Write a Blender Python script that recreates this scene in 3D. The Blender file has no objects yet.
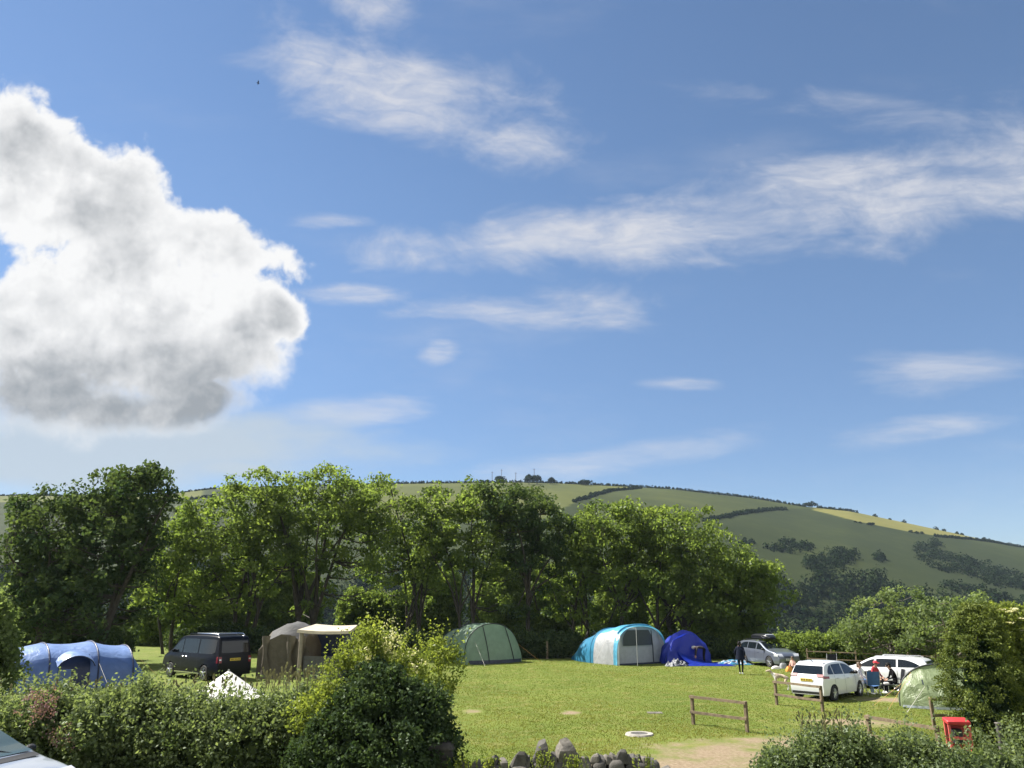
# Campsite on a summer afternoon, built object by object.
import bpy, bmesh, math, random
import numpy as np
from mathutils import Vector, Matrix, noise as mnoise
R = math.radians
SC = bpy.context.scene
COL = SC.collection
rng = np.random.default_rng(7)
random.seed(7)

# ------------------------------------------------------------------ camera geometry
FPX, CAMZ = 770.0, 4.0
TH = math.atan(217 / FPX)
CT, ST = math.cos(TH), math.sin(TH)

def at(px, py, Y):
    """World point at forward distance Y along a sight line of the photograph."""
    vx, vy = (px - 512) / FPX, (384 - py) / FPX
    dy, dz = CT - vy * ST, ST + vy * CT
    t = Y / dy
    return (vx * t, Y, CAMZ + dz * t)

def to_px(X, Y, Z):
    zz = Z - CAMZ
    c = Y * CT + zz * ST
    u = -Y * ST + zz * CT
    return 512 + FPX * X / c, 384 - FPX * u / c

def sstep(x):
    x = np.clip(x, 0, 1)
    return x * x * (3 - 2 * x)

SKY_PX = [-900, -300, 0, 150, 200, 300, 380, 520, 560, 600, 680, 760, 810, 860, 920, 980, 1024, 1300, 1900]
SKY_PY = [530, 505, 495, 494, 488, 485, 483, 482, 483, 485, 489, 498, 506, 511, 523.5, 536.5, 546, 590, 600]
YR, YV, ZV = 720.0, 235.0, -30.0
def G(X, Y):
    X = np.asarray(X, float); Y = np.asarray(Y, float)
    g = 0.5 * sstep((-3 - X) / 6.0)
    return g + 0.02 * np.sin(X * .9 + Y * .35) * np.sin(Y * .6 - X * .2)
def T(X, Y):
    X = np.asarray(X, float); Y = np.asarray(Y, float)
    s = sstep((Y - 66) / 125.0)
    near = G(X, Y) * (1 - s) + ZV * s
    a = 512 + 800 * X / np.maximum(Y, 30)
    sky = np.interp(a, SKY_PX, SKY_PY)
    vy = (384 - sky) / FPX
    zr = CAMZ + YR * (ST + vy * CT) / (CT - vy * ST)
    q = np.clip((Y - YV) / (YR - YV), 0, 1)
    und = 5.0 * np.sin(X / 95.0 + 1.0 + Y / 160.) * np.sin(Y / 120.0) * q * (1 - q) * 4
    g = (np.sin(q * math.pi / 2 * .70) / math.sin(math.pi / 2 * .70)) ** 1.1
    h = ZV + (zr - ZV) * g + und
    h = np.where(Y > YR, zr - (Y - YR) * 0.10, h)
    return np.where(Y < YV, near, h)
def g0(X, Y):
    return float(T(X, Y))
def gnd(px, py):
    """Where a sight line meets the terrain."""
    Y = 8.0
    while Y < 1300:
        p = at(px, py, Y)
        if p[2] <= g0(p[0], p[1]):
            return Vector((p[0], p[1], g0(p[0], p[1])))
        Y += 0.05 if Y < 75 else 1.0
    p = at(px, py, YR - 4)
    return Vector((p[0], p[1], g0(p[0], p[1])))
def spot(px, Y):
    x = at(px, 640, Y)[0]
    return Vector((x, Y, g0(x, Y)))

# ------------------------------------------------------------------ naming helpers
def tag(o, label=None, cat=None, group=None, kind=None):
    if label: o['label'] = label
    if cat: o['category'] = cat
    if group: o['group'] = group
    if kind: o['kind'] = kind
    return o
def thing(name, label, cat, loc=(0, 0, 0), rz=0.0, group=None):
    o = bpy.data.objects.new(name, None)
    o.empty_display_size = .3
    COL.objects.link(o)
    o.location = loc; o.rotation_euler = (0, 0, rz)
    return tag(o, label, cat, group, 'thing')

# ------------------------------------------------------------------ node materials
class NT:
    def __init__(self, tree): self.t = tree
    def n(self, typ, **kw):
        nd = self.t.nodes.new(typ)
        for k, v in kw.items():
            setattr(nd, k, v)
        return nd
    def link(self, a, b): self.t.links.new(a, b)
    def val(self, sock, v):
        if isinstance(v, (int, float)): sock.default_value = v
        elif isinstance(v, (tuple, list)): sock.default_value = v
        else: self.link(v, sock)
    def m(self, op, a, b=None, c=None, clamp=False):
        nd = self.n('ShaderNodeMath', operation=op, use_clamp=clamp)
        self.val(nd.inputs[0], a)
        if b is not None: self.val(nd.inputs[1], b)
        if c is not None: self.val(nd.inputs[2], c)
        return nd.outputs[0]
    def vm(self, op, a, b=None, out=0):
        nd = self.n('ShaderNodeVectorMath', operation=op)
        self.val(nd.inputs[0], a)
        if b is not None: self.val(nd.inputs[1], b)
        return nd.outputs[out]
    def mr(self, v, a, b, c=0.0, d=1.0, smooth=True):
        nd = self.n('ShaderNodeMapRange')
        nd.interpolation_type = 'SMOOTHSTEP' if smooth else 'LINEAR'
        self.val(nd.inputs['Value'], v)
        for k, x in (('From Min', a), ('From Max', b), ('To Min', c), ('To Max', d)):
            self.val(nd.inputs[k], x)
        return nd.outputs['Result']
    def noise(self, vec, scale, detail=4, rough=.55, dist=0.0, dim='3D'):
        nd = self.n('ShaderNodeTexNoise', noise_dimensions=dim)
        if vec is not None: self.link(vec, nd.inputs['Vector'])
        nd.inputs['Scale'].default_value = scale
        nd.inputs['Detail'].default_value = detail
        nd.inputs['Roughness'].default_value = rough
        nd.inputs['Distortion'].default_value = dist
        return nd.outputs['Fac']
    def mix(self, f, a, b):
        nd = self.n('ShaderNodeMix', data_type='RGBA')
        self.val(nd.inputs[0], f)
        for s, v in ((nd.inputs[6], a), (nd.inputs[7], b)):
            if isinstance(v, tuple) and len(v) == 3: v = v + (1.0,)
            self.val(s, v)
        return nd.outputs[2]
    def ramp(self, f, stops):
        nd = self.n('ShaderNodeValToRGB')
        self.link(f, nd.inputs[0])
        e = nd.color_ramp.elements
        while len(e) < len(stops): e.new(0.5)
        for i, (p, c) in enumerate(stops):
            e[i].position = p; e[i].color = (*c, 1)
        return nd.outputs[0]

def new_mat(name):
    m = bpy.data.materials.new(name)
    m.use_nodes = True
    m.node_tree.nodes.clear()
    nt = NT(m.node_tree)
    out = nt.n('ShaderNodeOutputMaterial')
    return m, nt, out

def pmat(name, col, rough=.6, metal=0.0, spec=.5, var=.12, scale=6.0, bump=0.0, bscale=30.0, coat=0.0):
    m, nt, out = new_mat(name)
    b = nt.n('ShaderNodeBsdfPrincipled')
    tc = nt.n('ShaderNodeTexCoord').outputs['Object']
    f = nt.noise(tc, scale, 4, .6)
    lo = tuple(c * (1 - var) for c in col); hi = tuple(min(1, c * (1 + var)) for c in col)
    nt.link(nt.mix(nt.mr(f, .3, .7), lo, hi), b.inputs['Base Color'])
    b.inputs['Roughness'].default_value = rough
    b.inputs['Metallic'].default_value = metal
    b.inputs['Specular IOR Level'].default_value = spec
    b.inputs['Coat Weight'].default_value = coat
    b.inputs['Coat Roughness'].default_value = .05
    if bump:
        bp = nt.n('ShaderNodeBump'); bp.inputs['Strength'].default_value = bump
        bp.inputs['Distance'].default_value = .03
        nt.link(nt.noise(tc, bscale, 5, .6), bp.inputs['Height'])
        nt.link(bp.outputs[0], b.inputs['Normal'])
    nt.link(b.outputs[0], out.inputs['Surface'])
    return m

def fabric(name, col, trans=.25, rough=.45, spec=.4, wrinkle=.35, wscale=2.2, tcol=None):
    """Thin tent cloth: some light comes through, creases in the normal."""
    m, nt, out = new_mat(name)
    tc = nt.n('ShaderNodeTexCoord').outputs['Object']
    b = nt.n('ShaderNodeBsdfPrincipled')
    f = nt.noise(tc, 3.5, 5, .6)
    c = nt.mix(nt.mr(f, .3, .7), tuple(x * .88 for x in col), tuple(min(1, x * 1.1) for x in col))
    nt.link(c, b.inputs['Base Color'])
    b.inputs['Roughness'].default_value = rough
    b.inputs['Specular IOR Level'].default_value = spec
    bp = nt.n('ShaderNodeBump'); bp.inputs['Strength'].default_value = wrinkle
    bp.inputs['Distance'].default_value = .12
    n1 = nt.noise(tc, wscale, 5, .55, 1.2)
    nt.link(n1, bp.inputs['Height'])
    nt.link(bp.outputs[0], b.inputs['Normal'])
    tr = nt.n('ShaderNodeBsdfTranslucent')
    if tcol: tr.inputs[0].default_value = (*tcol, 1)
    else: nt.link(c, tr.inputs[0])
    mx = nt.n('ShaderNodeMixShader'); mx.inputs[0].default_value = trans
    nt.link(b.outputs[0], mx.inputs[1]); nt.link(tr.outputs[0], mx.inputs[2])
    nt.link(mx.outputs[0], out.inputs['Surface'])
    return m

def leafmat(name, dark, light, trans=.45, tboost=1.6, gloss=.06, rough=.4):
    m, nt, out = new_mat(name)
    a = nt.n('ShaderNodeAttribute', attribute_name='tint')
    c = nt.mix(a.outputs['Fac'], dark, light)
    d = nt.n('ShaderNodeBsdfDiffuse'); nt.link(c, d.inputs[0])
    t = nt.n('ShaderNodeBsdfTranslucent')
    sc = nt.n('ShaderNodeVectorMath', operation='MULTIPLY'); nt.link(c, sc.inputs[0])
    sc.inputs[1].default_value = (tboost * .98, tboost * 1.0, tboost * .55)
    nt.link(sc.outputs[0], t.inputs[0])
    mx = nt.n('ShaderNodeMixShader'); mx.inputs[0].default_value = trans
    nt.link(d.outputs[0], mx.inputs[1]); nt.link(t.outputs[0], mx.inputs[2])
    g = nt.n('ShaderNodeBsdfGlossy'); g.inputs['Roughness'].default_value = rough
    g.inputs[0].default_value = (.5, .55, .5, 1)
    m2 = nt.n('ShaderNodeMixShader'); m2.inputs[0].default_value = gloss
    nt.link(mx.outputs[0], m2.inputs[1]); nt.link(g.outputs[0], m2.inputs[2])
    nt.link(m2.outputs[0], out.inputs['Surface'])
    return m

# ------------------------------------------------------------------ mesh builder
class MB:
    def __init__(self): self.v = []; self.f = []; self.mi = []
    def add(self, vs, fs, mi=0):
        o = len(self.v)
        self.v += [tuple(p) for p in vs]
        for k, f in enumerate(fs):
            self.f.append(tuple(i + o for i in f))
            self.mi.append(mi[k] if isinstance(mi, list) else mi)
        return self
    def box(self, c, s, mi=0, rz=0.0, ry=0.0, rx=0.0, taper=1.0, bev=0.0):
        hx, hy, hz = s[0] / 2, s[1] / 2, s[2] / 2
        M = Matrix.Translation(c) @ Matrix.Rotation(rz, 4, 'Z') @ Matrix.Rotation(ry, 4, 'Y') @ Matrix.Rotation(rx, 4, 'X')
        if bev:
            b = min(bev, hx * .9, hy * .9, hz * .9)
            loops = []
            for z, k in ((-hz, b), (-hz + b, 0), (hz - b, 0), (hz, b)):
                t = taper if z > 0 else 1
                x, y = (hx - k) * t, (hy - k) * t
                e = b if k == 0 else b * .6
                loops.append([(x - e, y, z), (-x + e, y, z), (-x, y - e, z), (-x, -y + e, z), (-x + e, -y, z), (x - e, -y, z), (x, -y + e, z), (x, y - e, z)])
            vs = [M @ Vector(p) for l in loops for p in l]
            fs = [tuple(range(7, -1, -1)), tuple(range(24, 32))]
            for r in range(3):
                for i in range(8):
                    j = (i + 1) % 8
                    fs.append((r * 8 + i, r * 8 + j, r * 8 + 8 + j, r * 8 + 8 + i))
            return self.add(vs, fs, mi)
        vs = []
        for z in (-hz, hz):
            t = taper if z > 0 else 1
            for x, y in ((-hx, -hy), (hx, -hy), (hx, hy), (-hx, hy)):
                vs.append(M @ Vector((x * t, y * t, z)))
        return self.add(vs, [(3, 2, 1, 0), (4, 5, 6, 7), (0, 1, 5, 4), (1, 2, 6, 5), (2, 3, 7, 6), (3, 0, 4, 7)], mi)
    def tube(self, pts, r, n=6, mi=0, cap=True):
        pts = [Vector(p) for p in pts]
        if not isinstance(r, (list, tuple)): r = [r] * len(pts)
        o = len(self.v); up = None; k = len(pts)
        for i, p in enumerate(pts):
            d = (pts[min(i + 1, k - 1)] - pts[max(i - 1, 0)])
            d = d.normalized() if d.length > 1e-9 else Vector((0, 0, 1))
            if up is None:
                up = Vector((1, 0, 0)) if abs(d.x) < .8 else Vector((0, 1, 0))
            u = (up - d * up.dot(d))
            u = u.normalized() if u.length > 1e-6 else d.orthogonal().normalized()
            w = d.cross(u); up = u
            for j in range(n):
                a = 2 * math.pi * j / n
                self.v.append(tuple(p + u * (math.cos(a) * r[i]) + w * (math.sin(a) * r[i])))
        for i in range(k - 1):
            for j in range(n):
                q = (j + 1) % n
                self.f.append((o + i * n + j, o + i * n + q, o + i * n + n + q, o + i * n + n + j)); self.mi.append(mi)
        if cap:
            self.f.append(tuple(o + j for j in range(n - 1, -1, -1))); self.mi.append(mi)
            self.f.append(tuple(o + (k - 1) * n + j for j in range(n))); self.mi.append(mi)
        return self
    def grid(self, rows, mi=0, close=False):
        nr, nc = len(rows), len(rows[0])
        vs = [p for r in rows for p in r]
        fs, ms = [], []
        for i in range(nr - 1):
            for j in range(nc if close else nc - 1):
                q = (j + 1) % nc
                fs.append((i * nc + j, i * nc + q, (i + 1) * nc + q, (i + 1) * nc + j))
                ms.append(mi(i, j) if callable(mi) else mi)
        return self.add(vs, fs, ms)
    def ball(self, c, r, nu=12, nv=8, mi=0, z0=-1.0):
        if not isinstance(r, (tuple, list)): r = (r, r, r)
        rows = []
        a0 = math.asin(max(-1, min(1, z0)))
        for i in range(nv + 1):
            a = a0 + (math.pi / 2 - a0) * i / nv
            rows.append([(c[0] + r[0] * math.cos(a) * math.cos(2 * math.pi * j / nu), c[1] + r[1] * math.cos(a) * math.sin(2 * math.pi * j / nu), c[2] + r[2] * math.sin(a)) for j in range(nu)])
        return self.grid(rows, mi, True)
    def lathe_y(self, c, prof, n=24, mi=0):
        """prof: (radius, y) pairs round the y axis through c."""
        rows = [[(c[0] + r * math.cos(2 * math.pi * j / n), c[1] + y, c[2] + r * math.sin(2 * math.pi * j / n)) for j in range(n)] for r, y in prof]
        return self.grid(rows, mi, True)
    def build(self, name, mats, parent=None, smooth=35, weld=False):
        me = bpy.data.meshes.new(name)
        me.from_pydata(self.v, [], self.f)
        if not isinstance(mats, (list, tuple)): mats = [mats]
        for m in mats: me.materials.append(m)
        me.polygons.foreach_set('material_index', self.mi)
        if weld:
            bm = bmesh.new(); bm.from_mesh(me)
            bmesh.ops.remove_doubles(bm, verts=bm.verts, dist=1e-4)
            bmesh.ops.recalc_face_normals(bm, faces=bm.faces)
            bm.to_mesh(me); bm.free()
        if smooth:
            me.polygons.foreach_set('use_smooth', [True] * len(me.polygons))
            me.update()
            try: me.set_sharp_from_angle(angle=R(smooth))
            except Exception: pass
        me.update()
        o = bpy.data.objects.new(name, me)
        COL.objects.link(o)
        if parent: o.parent = parent
        return o

def quads_mesh(name, V, tint, mat, parent=None):
    """V: (N,4,3) leaf corners -> one mesh with a per-face tint."""
    N = len(V)
    me = bpy.data.meshes.new(name)
    me.vertices.add(N * 4); me.vertices.foreach_set('co', V.reshape(-1).astype(np.float32))
    me.loops.add(N * 4); me.loops.foreach_set('vertex_index', np.arange(N * 4, dtype=np.int32))
    me.polygons.add(N); me.polygons.foreach_set('loop_start', np.arange(0, N * 4, 4, dtype=np.int32))
    me.update(calc_edges=True)
    at_ = me.attributes.new('tint', 'FLOAT', 'FACE')
    at_.data.foreach_set('value', tint.astype(np.float32))
    me.materials.append(mat)
    o = bpy.data.objects.new(name, me)
    COL.objects.link(o)
    if parent: o.parent = parent
    return o

def leaf_quads(P, size, bias=None, bw=.6, aspect=.55):
    """Diamond leaves at P (N,3)."""
    N = len(P)
    n = rng.normal(size=(N, 3))
    n /= np.linalg.norm(n, axis=1, keepdims=True)
    if bias is not None: n = n + bias * bw
    n /= np.linalg.norm(n, axis=1, keepdims=True) + 1e-9
    t = rng.normal(size=(N, 3)); t -= (t * n).sum(1, keepdims=True) * n
    t /= np.linalg.norm(t, axis=1, keepdims=True) + 1e-9
    b = np.cross(n, t)
    s = np.asarray(size).reshape(-1, 1) * np.ones((N, 1))
    w = s * aspect
    return np.stack([P - t * s * .5, P + b * w * .5 + t * s * .08 + n * s * .08, P + t * s * .5, P - b * w * .5 + t * s * .08 + n * s * .08], 1)
EXPOSURE = 1.46
SUN_E, SUN_EL, SUN_AZ = 5.0, R(51), R(-68)
SKY_S, SKY_HUE, SKY_SAT = 0.051, .5, 1.02
CL_L, CL_D, CI_L, BK = 6.8, (2.5, 2.7, 2.9), 5.5, (3.9, 4.5, 5.05)
HAZE = .00008
# ------------------------------------------------------------------ camera, sun, sky
cam_d = bpy.data.cameras.new('camera')
cam = bpy.data.objects.new('camera', cam_d); COL.objects.link(cam)
cam_d.sensor_width = 36; cam_d.lens = 36 * FPX / 1024
cam_d.clip_start = .1; cam_d.clip_end = 6000
cam.location = (0, 0, CAMZ); cam.rotation_euler = (math.pi / 2 + TH, 0, 0)
SC.camera = cam
SC.view_settings.view_transform = 'Standard'; SC.view_settings.look = 'None'
SC.view_settings.exposure = EXPOSURE; SC.view_settings.gamma = 1
SC.cycles.max_bounces = 8; SC.cycles.transmission_bounces = 4; SC.cycles.transparent_max_bounces = 8
SC.cycles.diffuse_bounces = 6; SC.cycles.volume_bounces = 0
SC.cycles.use_denoising = True
SC.cycles.sample_clamp_indirect = 8

sun_d = bpy.data.lights.new('sun', 'SUN')
sun_d.energy = SUN_E; sun_d.angle = R(.5); sun_d.color = (1, .95, .86)
sun = bpy.data.objects.new('sun', sun_d); COL.objects.link(sun)
SV = Vector((math.sin(SUN_AZ) * math.cos(SUN_EL), math.cos(SUN_AZ) * math.cos(SUN_EL), math.sin(SUN_EL)))
sun.rotation_euler = SV.to_track_quat('Z', 'Y').to_euler()
sun.location = SV * 200

W = bpy.data.worlds.new('World'); SC.world = W
W.use_nodes = True
W.cycles.sampling_method = 'MANUAL'; W.cycles.sample_map_resolution = 256
W.node_tree.nodes.clear()
nt = NT(W.node_tree)
wout = nt.n('ShaderNodeOutputWorld'); bg = nt.n('ShaderNodeBackground')
bg.inputs['Strength'].default_value = SKY_S
nt.link(bg.outputs[0], wout.inputs[0])
sky = nt.n('ShaderNodeTexSky', sky_type='NISHITA')
sky.sun_disc = False; sky.sun_elevation = SUN_EL; sky.sun_rotation = SUN_AZ
sky.altitude = 100; sky.air_density = 1.0; sky.dust_density = .05; sky.ozone_density = 3.0
D = nt.n('ShaderNodeTexCoord').outputs['Generated']
hs = nt.n('ShaderNodeHueSaturation')
hs.inputs['Hue'].default_value = SKY_HUE; hs.inputs['Saturation'].default_value = SKY_SAT; hs.inputs['Value'].default_value = 1.0
nt.link(sky.outputs[0], hs.inputs['Color'])
dz0 = nt.n('ShaderNodeSeparateXYZ'); nt.link(D, dz0.inputs[0])
lowk = nt.mix(nt.mr(dz0.outputs[2], .02, .5), (.66, .71, .83), (1, 1, 1))
skm = nt.n('ShaderNodeMix', data_type='RGBA', blend_type='MULTIPLY'); skm.inputs[0].default_value = 1
nt.link(hs.outputs[0], skm.inputs[6]); nt.link(lowk, skm.inputs[7])
skycol = skm.outputs[2]
# a chart of the sky round a fixed compass direction, in hundreds of chart units
dx = nt.vm('DOT_PRODUCT', D, (1, 0, 0), 1)
du = nt.vm('DOT_PRODUCT', D, (0, -ST, CT), 1)
df = nt.vm('DOT_PRODUCT', D, (0, CT, ST), 1)
dfc = nt.m('MAXIMUM', df, .05)
qx = nt.m('MULTIPLY_ADD', nt.m('DIVIDE', dx, dfc), FPX / 100, 5.12)
qy = nt.m('MULTIPLY_ADD', nt.m('DIVIDE', du, dfc), -FPX / 100, 3.84)
front = nt.mr(df, .15, .35)
cmb = nt.n('ShaderNodeCombineXYZ'); nt.link(qx, cmb.inputs[0]); nt.link(qy, cmb.inputs[1])
Q = cmb.outputs[0]

def ell(cx, cy, rx, ry, deg=0.0, src=None):
    """1 at the centre, 0 on the rim, negative outside."""
    mp = nt.n('ShaderNodeMapping', vector_type='TEXTURE')
    nt.link(src if src is not None else Q, mp.inputs['Vector'])
    mp.inputs['Location'].default_value = (cx / 100, cy / 100, 0)
    mp.inputs['Rotation'].default_value = (0, 0, R(deg))
    mp.inputs['Scale'].default_value = (rx / 100, ry / 100, 1)
    return nt.m('SUBTRACT', 1.0, nt.vm('LENGTH', mp.outputs[0], None, 1))
def vmax(lst):
    a = lst[0]
    for b in lst[1:]:
        nd = nt.n('ShaderNodeMath', operation='SMOOTH_MAX')
        nt.link(a, nd.inputs[0]); nt.link(b, nd.inputs[1]); nd.inputs[2].default_value = .18
        a = nd.outputs[0]
    return a
def shift(vec, x, y):
    return nt.vm('ADD', vec, (x, y, 0))
def warp(vec, scale, amt, detail=3):
    n_ = nt.n('ShaderNodeTexNoise'); nt.link(vec, n_.inputs['Vector'])
    n_.inputs['Scale'].default_value = scale; n_.inputs['Detail'].default_value = detail
    d = nt.vm('SUBTRACT', n_.outputs['Color'], (.5, .5, .5))
    sc_ = nt.n('ShaderNodeVectorMath', operation='SCALE'); nt.link(d, sc_.inputs[0]); sc_.inputs['Scale'].default_value = amt
    return nt.vm('ADD', vec, sc_.outputs[0])

# --- the big cumulus
Qw = warp(Q, 1.1, .22)
cum_mask = vmax([ell(15, 165, 100, 72, 25, Qw), ell(92, 205, 112, 62, 32, Qw), ell(215, 250, 66, 36, 8, Qw), ell(140, 300, 140, 72, 0, Qw),
                 ell(270, 312, 33, 27, 25, Qw), ell(235, 335, 40, 45, 0, Qw), ell(50, 335, 105, 75, 0, Qw), ell(165, 365, 118, 50, -3, Qw), ell(50, 395, 95, 50, 0, Qw), ell(200, 402, 62, 30, 0, Qw), ell(115, 412, 120, 26, 0, Qw)])
def puff(vec, scale, detail=3.0, rough=.55):
    v_ = nt.n('ShaderNodeTexVoronoi', feature='F1')
    v_.normalize = True
    nt.link(vec, v_.inputs['Vector']); v_.inputs['Scale'].default_value = scale
    v_.inputs['Detail'].default_value = detail; v_.inputs['Roughness'].default_value = rough; v_.inputs['Lacunarity'].default_value = 2.1
    return nt.m('SUBTRACT', 1.0, v_.outputs['Distance'])
Qp = warp(warp(Q, 1.6, .30, 3), 6.0, .07, 4)
p0 = puff(Qp, 1.5); p1 = puff(shift(Qp, -.07, -.11), 1.5)
f0 = nt.noise(Qp, 2.4, 8, .62); f1 = nt.noise(shift(Qp, -.05, -.08), 2.4, 8, .62)
n_big = nt.noise(Qw, 1.25, 10, .6, .1)
dens = nt.m('ADD', nt.m('MULTIPLY', cum_mask, 1.0), nt.m('MULTIPLY', nt.m('SUBTRACT', n_big, .5), 1.0))
dens = nt.m('ADD', dens, nt.m('ADD', nt.m('MULTIPLY', nt.m('SUBTRACT', p0, .62), 1.2), nt.m('MULTIPLY', nt.m('SUBTRACT', f0, .5), .7)))
dens = nt.m('SUBTRACT', dens, nt.m('MULTIPLY', nt.mr(ell(-12, 270, 40, 32), 0, .8), .30))
soft = nt.mr(qy, 3.1, 4.4, .20, .9)
cum_a = nt.mr(dens, -.06, soft)
relief = nt.m('ADD', nt.m('MULTIPLY', nt.m('SUBTRACT', p0, p1), .8), nt.m('MULTIPLY', nt.m('SUBTRACT', f0, f1), .8))
thick = nt.mr(dens, .10, .7)
n_grey = nt.noise(shift(Qw, 3.1, 7.7), .8, 5, .5)
gb = nt.mr(nt.m('ADD', n_grey, nt.m('MULTIPLY', nt.m('SUBTRACT', qy, 2.6), .06)), .40, .66)
lum = nt.m('SUBTRACT', 1.03, nt.m('MULTIPLY', nt.m('MULTIPLY', nt.m('MULTIPLY_ADD', gb, .9, .1), thick), .78))
lum = nt.m('ADD', lum, nt.m('MULTIPLY', relief, .85))
base_dark = nt.mr(ell(185, 410, 110, 28, -4, Qw), -.2, .9)
lum = nt.m('SUBTRACT', lum, nt.m('MULTIPLY', base_dark, .15))
cum_col = nt.mix(nt.mr(lum, .15, 1.0, 0, 1, False), (CL_D[0], CL_D[1], CL_D[2]), (CL_L, CL_L, CL_L * 1.0))

# --- low hazy bank under it
bank_mask = vmax([ell(40, 455, 250, 46, 0), ell(235, 468, 62, 14, 0, Qw), ell(100, 472, 140, 26, 0, Qw), ell(120, 448, 300, 52, 0, Qw), ell(90, 440, 200, 60, 0, Qw)])
stq = nt.n('ShaderNodeMapping'); nt.link(Q, stq.inputs['Vector']); stq.inputs['Scale'].default_value = (.55, 1.7, 1)
n_bank = nt.noise(warp(stq.outputs[0], 1.5, .3), 1.2, 8, .6)
bank_a = nt.m('MULTIPLY', nt.mr(nt.m('ADD', nt.m('MULTIPLY', bank_mask, 1.0), nt.m('MULTIPLY', nt.m('SUBTRACT', n_bank, .5), 1.3)), -.15, .65), .92)

# --- cirrus streaks
def cirrus(items, ang, sx, sy, seed, k=1.9, lo=-.02, hi=1.15, wa=.28):
    mp = nt.n('ShaderNodeMapping'); nt.link(Q, mp.inputs['Vector'])
    mp.inputs['Rotation'].default_value = (0, 0, R(ang)); mp.inputs['Scale'].default_value = (sx, sy, 1); mp.inputs['Location'].default_value = (seed, seed * .7, 0)
    w = warp(mp.outputs[0], 1.2, wa, 5)
    n1 = nt.noise(w, 1.0, 11, .62, .4)
    msk = vmax([ell(*i) for i in items])
    d = nt.m('ADD', nt.m('MULTIPLY', nt.m('MINIMUM', msk, .62), 1.0), nt.m('MULTIPLY', nt.m('SUBTRACT', n1, .5), k * 1.25))
    mp2 = nt.n('ShaderNodeMapping'); nt.link(w, mp2.inputs['Vector']); mp2.inputs['Scale'].default_value = (1.9, 4.6, 1)
    n2 = nt.noise(mp2.outputs[0], 1.3, 8, .65, .6)
    return nt.m('MULTIPLY', nt.mr(d, lo, hi), nt.mr(n2, .25, .70, .55, 1.0))
c_a = cirrus([(405, 88, 190, 62, 14), (450, 125, 150, 40, 6), (375, 5, 85, 45, 40)], -14, .95, 1.5, 3.0)
c_b = cirrus([(640, 232, 290, 34, -4), (830, 200, 300, 62, -9), (1010, 170, 150, 62, -8)], 8, .80, 1.45, 9.0, k=1.75, hi=1.0)
c_b2 = cirrus([(860, 110, 190, 26, 6), (1000, 130, 110, 45, 12)], -4, .8, 2.2, 21.0, k=2.2, lo=.15, hi=1.6)
c_c = cirrus([(548, 306, 140, 30, -2), (440, 350, 28, 18, -10), (350, 293, 70, 14, 0), (335, 222, 50, 10, 0)], 3, .7, 1.9, 13.0, k=1.9)
c_d = cirrus([(950, 367, 120, 26, -4), (925, 432, 125, 17, -8), (640, 455, 170, 20, -8), (345, 412, 95, 20, -2), (690, 384, 50, 9, 0)], 6, .55, 2.0, 17.0, k=1.8)
veil = nt.m('MULTIPLY', nt.mr(nt.noise(warp(stq.outputs[0], .8, .4), .55, 8, .6), .5, .85), .22)
cir = nt.m('MAXIMUM', nt.m('MAXIMUM', c_a, c_b), nt.m('MAXIMUM', c_c, nt.m('MULTIPLY', c_d, .85)))
cir = nt.m('MAXIMUM', nt.m('MULTIPLY', cir, .86), nt.m('MAXIMUM', nt.m('MULTIPLY', c_b2, .6), veil))
cir_col = (CI_L, CI_L * 1.0, CI_L * 1.03)
col = nt.mix(nt.m('MULTIPLY', cir, front), skycol, cir_col)
col = nt.mix(nt.m('MULTIPLY', bank_a, front), col, (BK[0], BK[1], BK[2]))
col = nt.mix(nt.m('MULTIPLY', cum_a, front), col, cum_col)
# unseen bright clouds added behind and beside the viewpoint to fill the shade
oth = nt.m('MULTIPLY', nt.mr(nt.noise(D, 2.3, 6, .6, .3), .40, .54), nt.m('MULTIPLY', nt.mr(df, .0, .22, 1.0, 0.0), nt.mr(dz0.outputs[2], .0, .06)))
col = nt.mix(oth, col, (8.6, 8.5, 8.3))
nt.link(col, bg.inputs['Color'])
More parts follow.
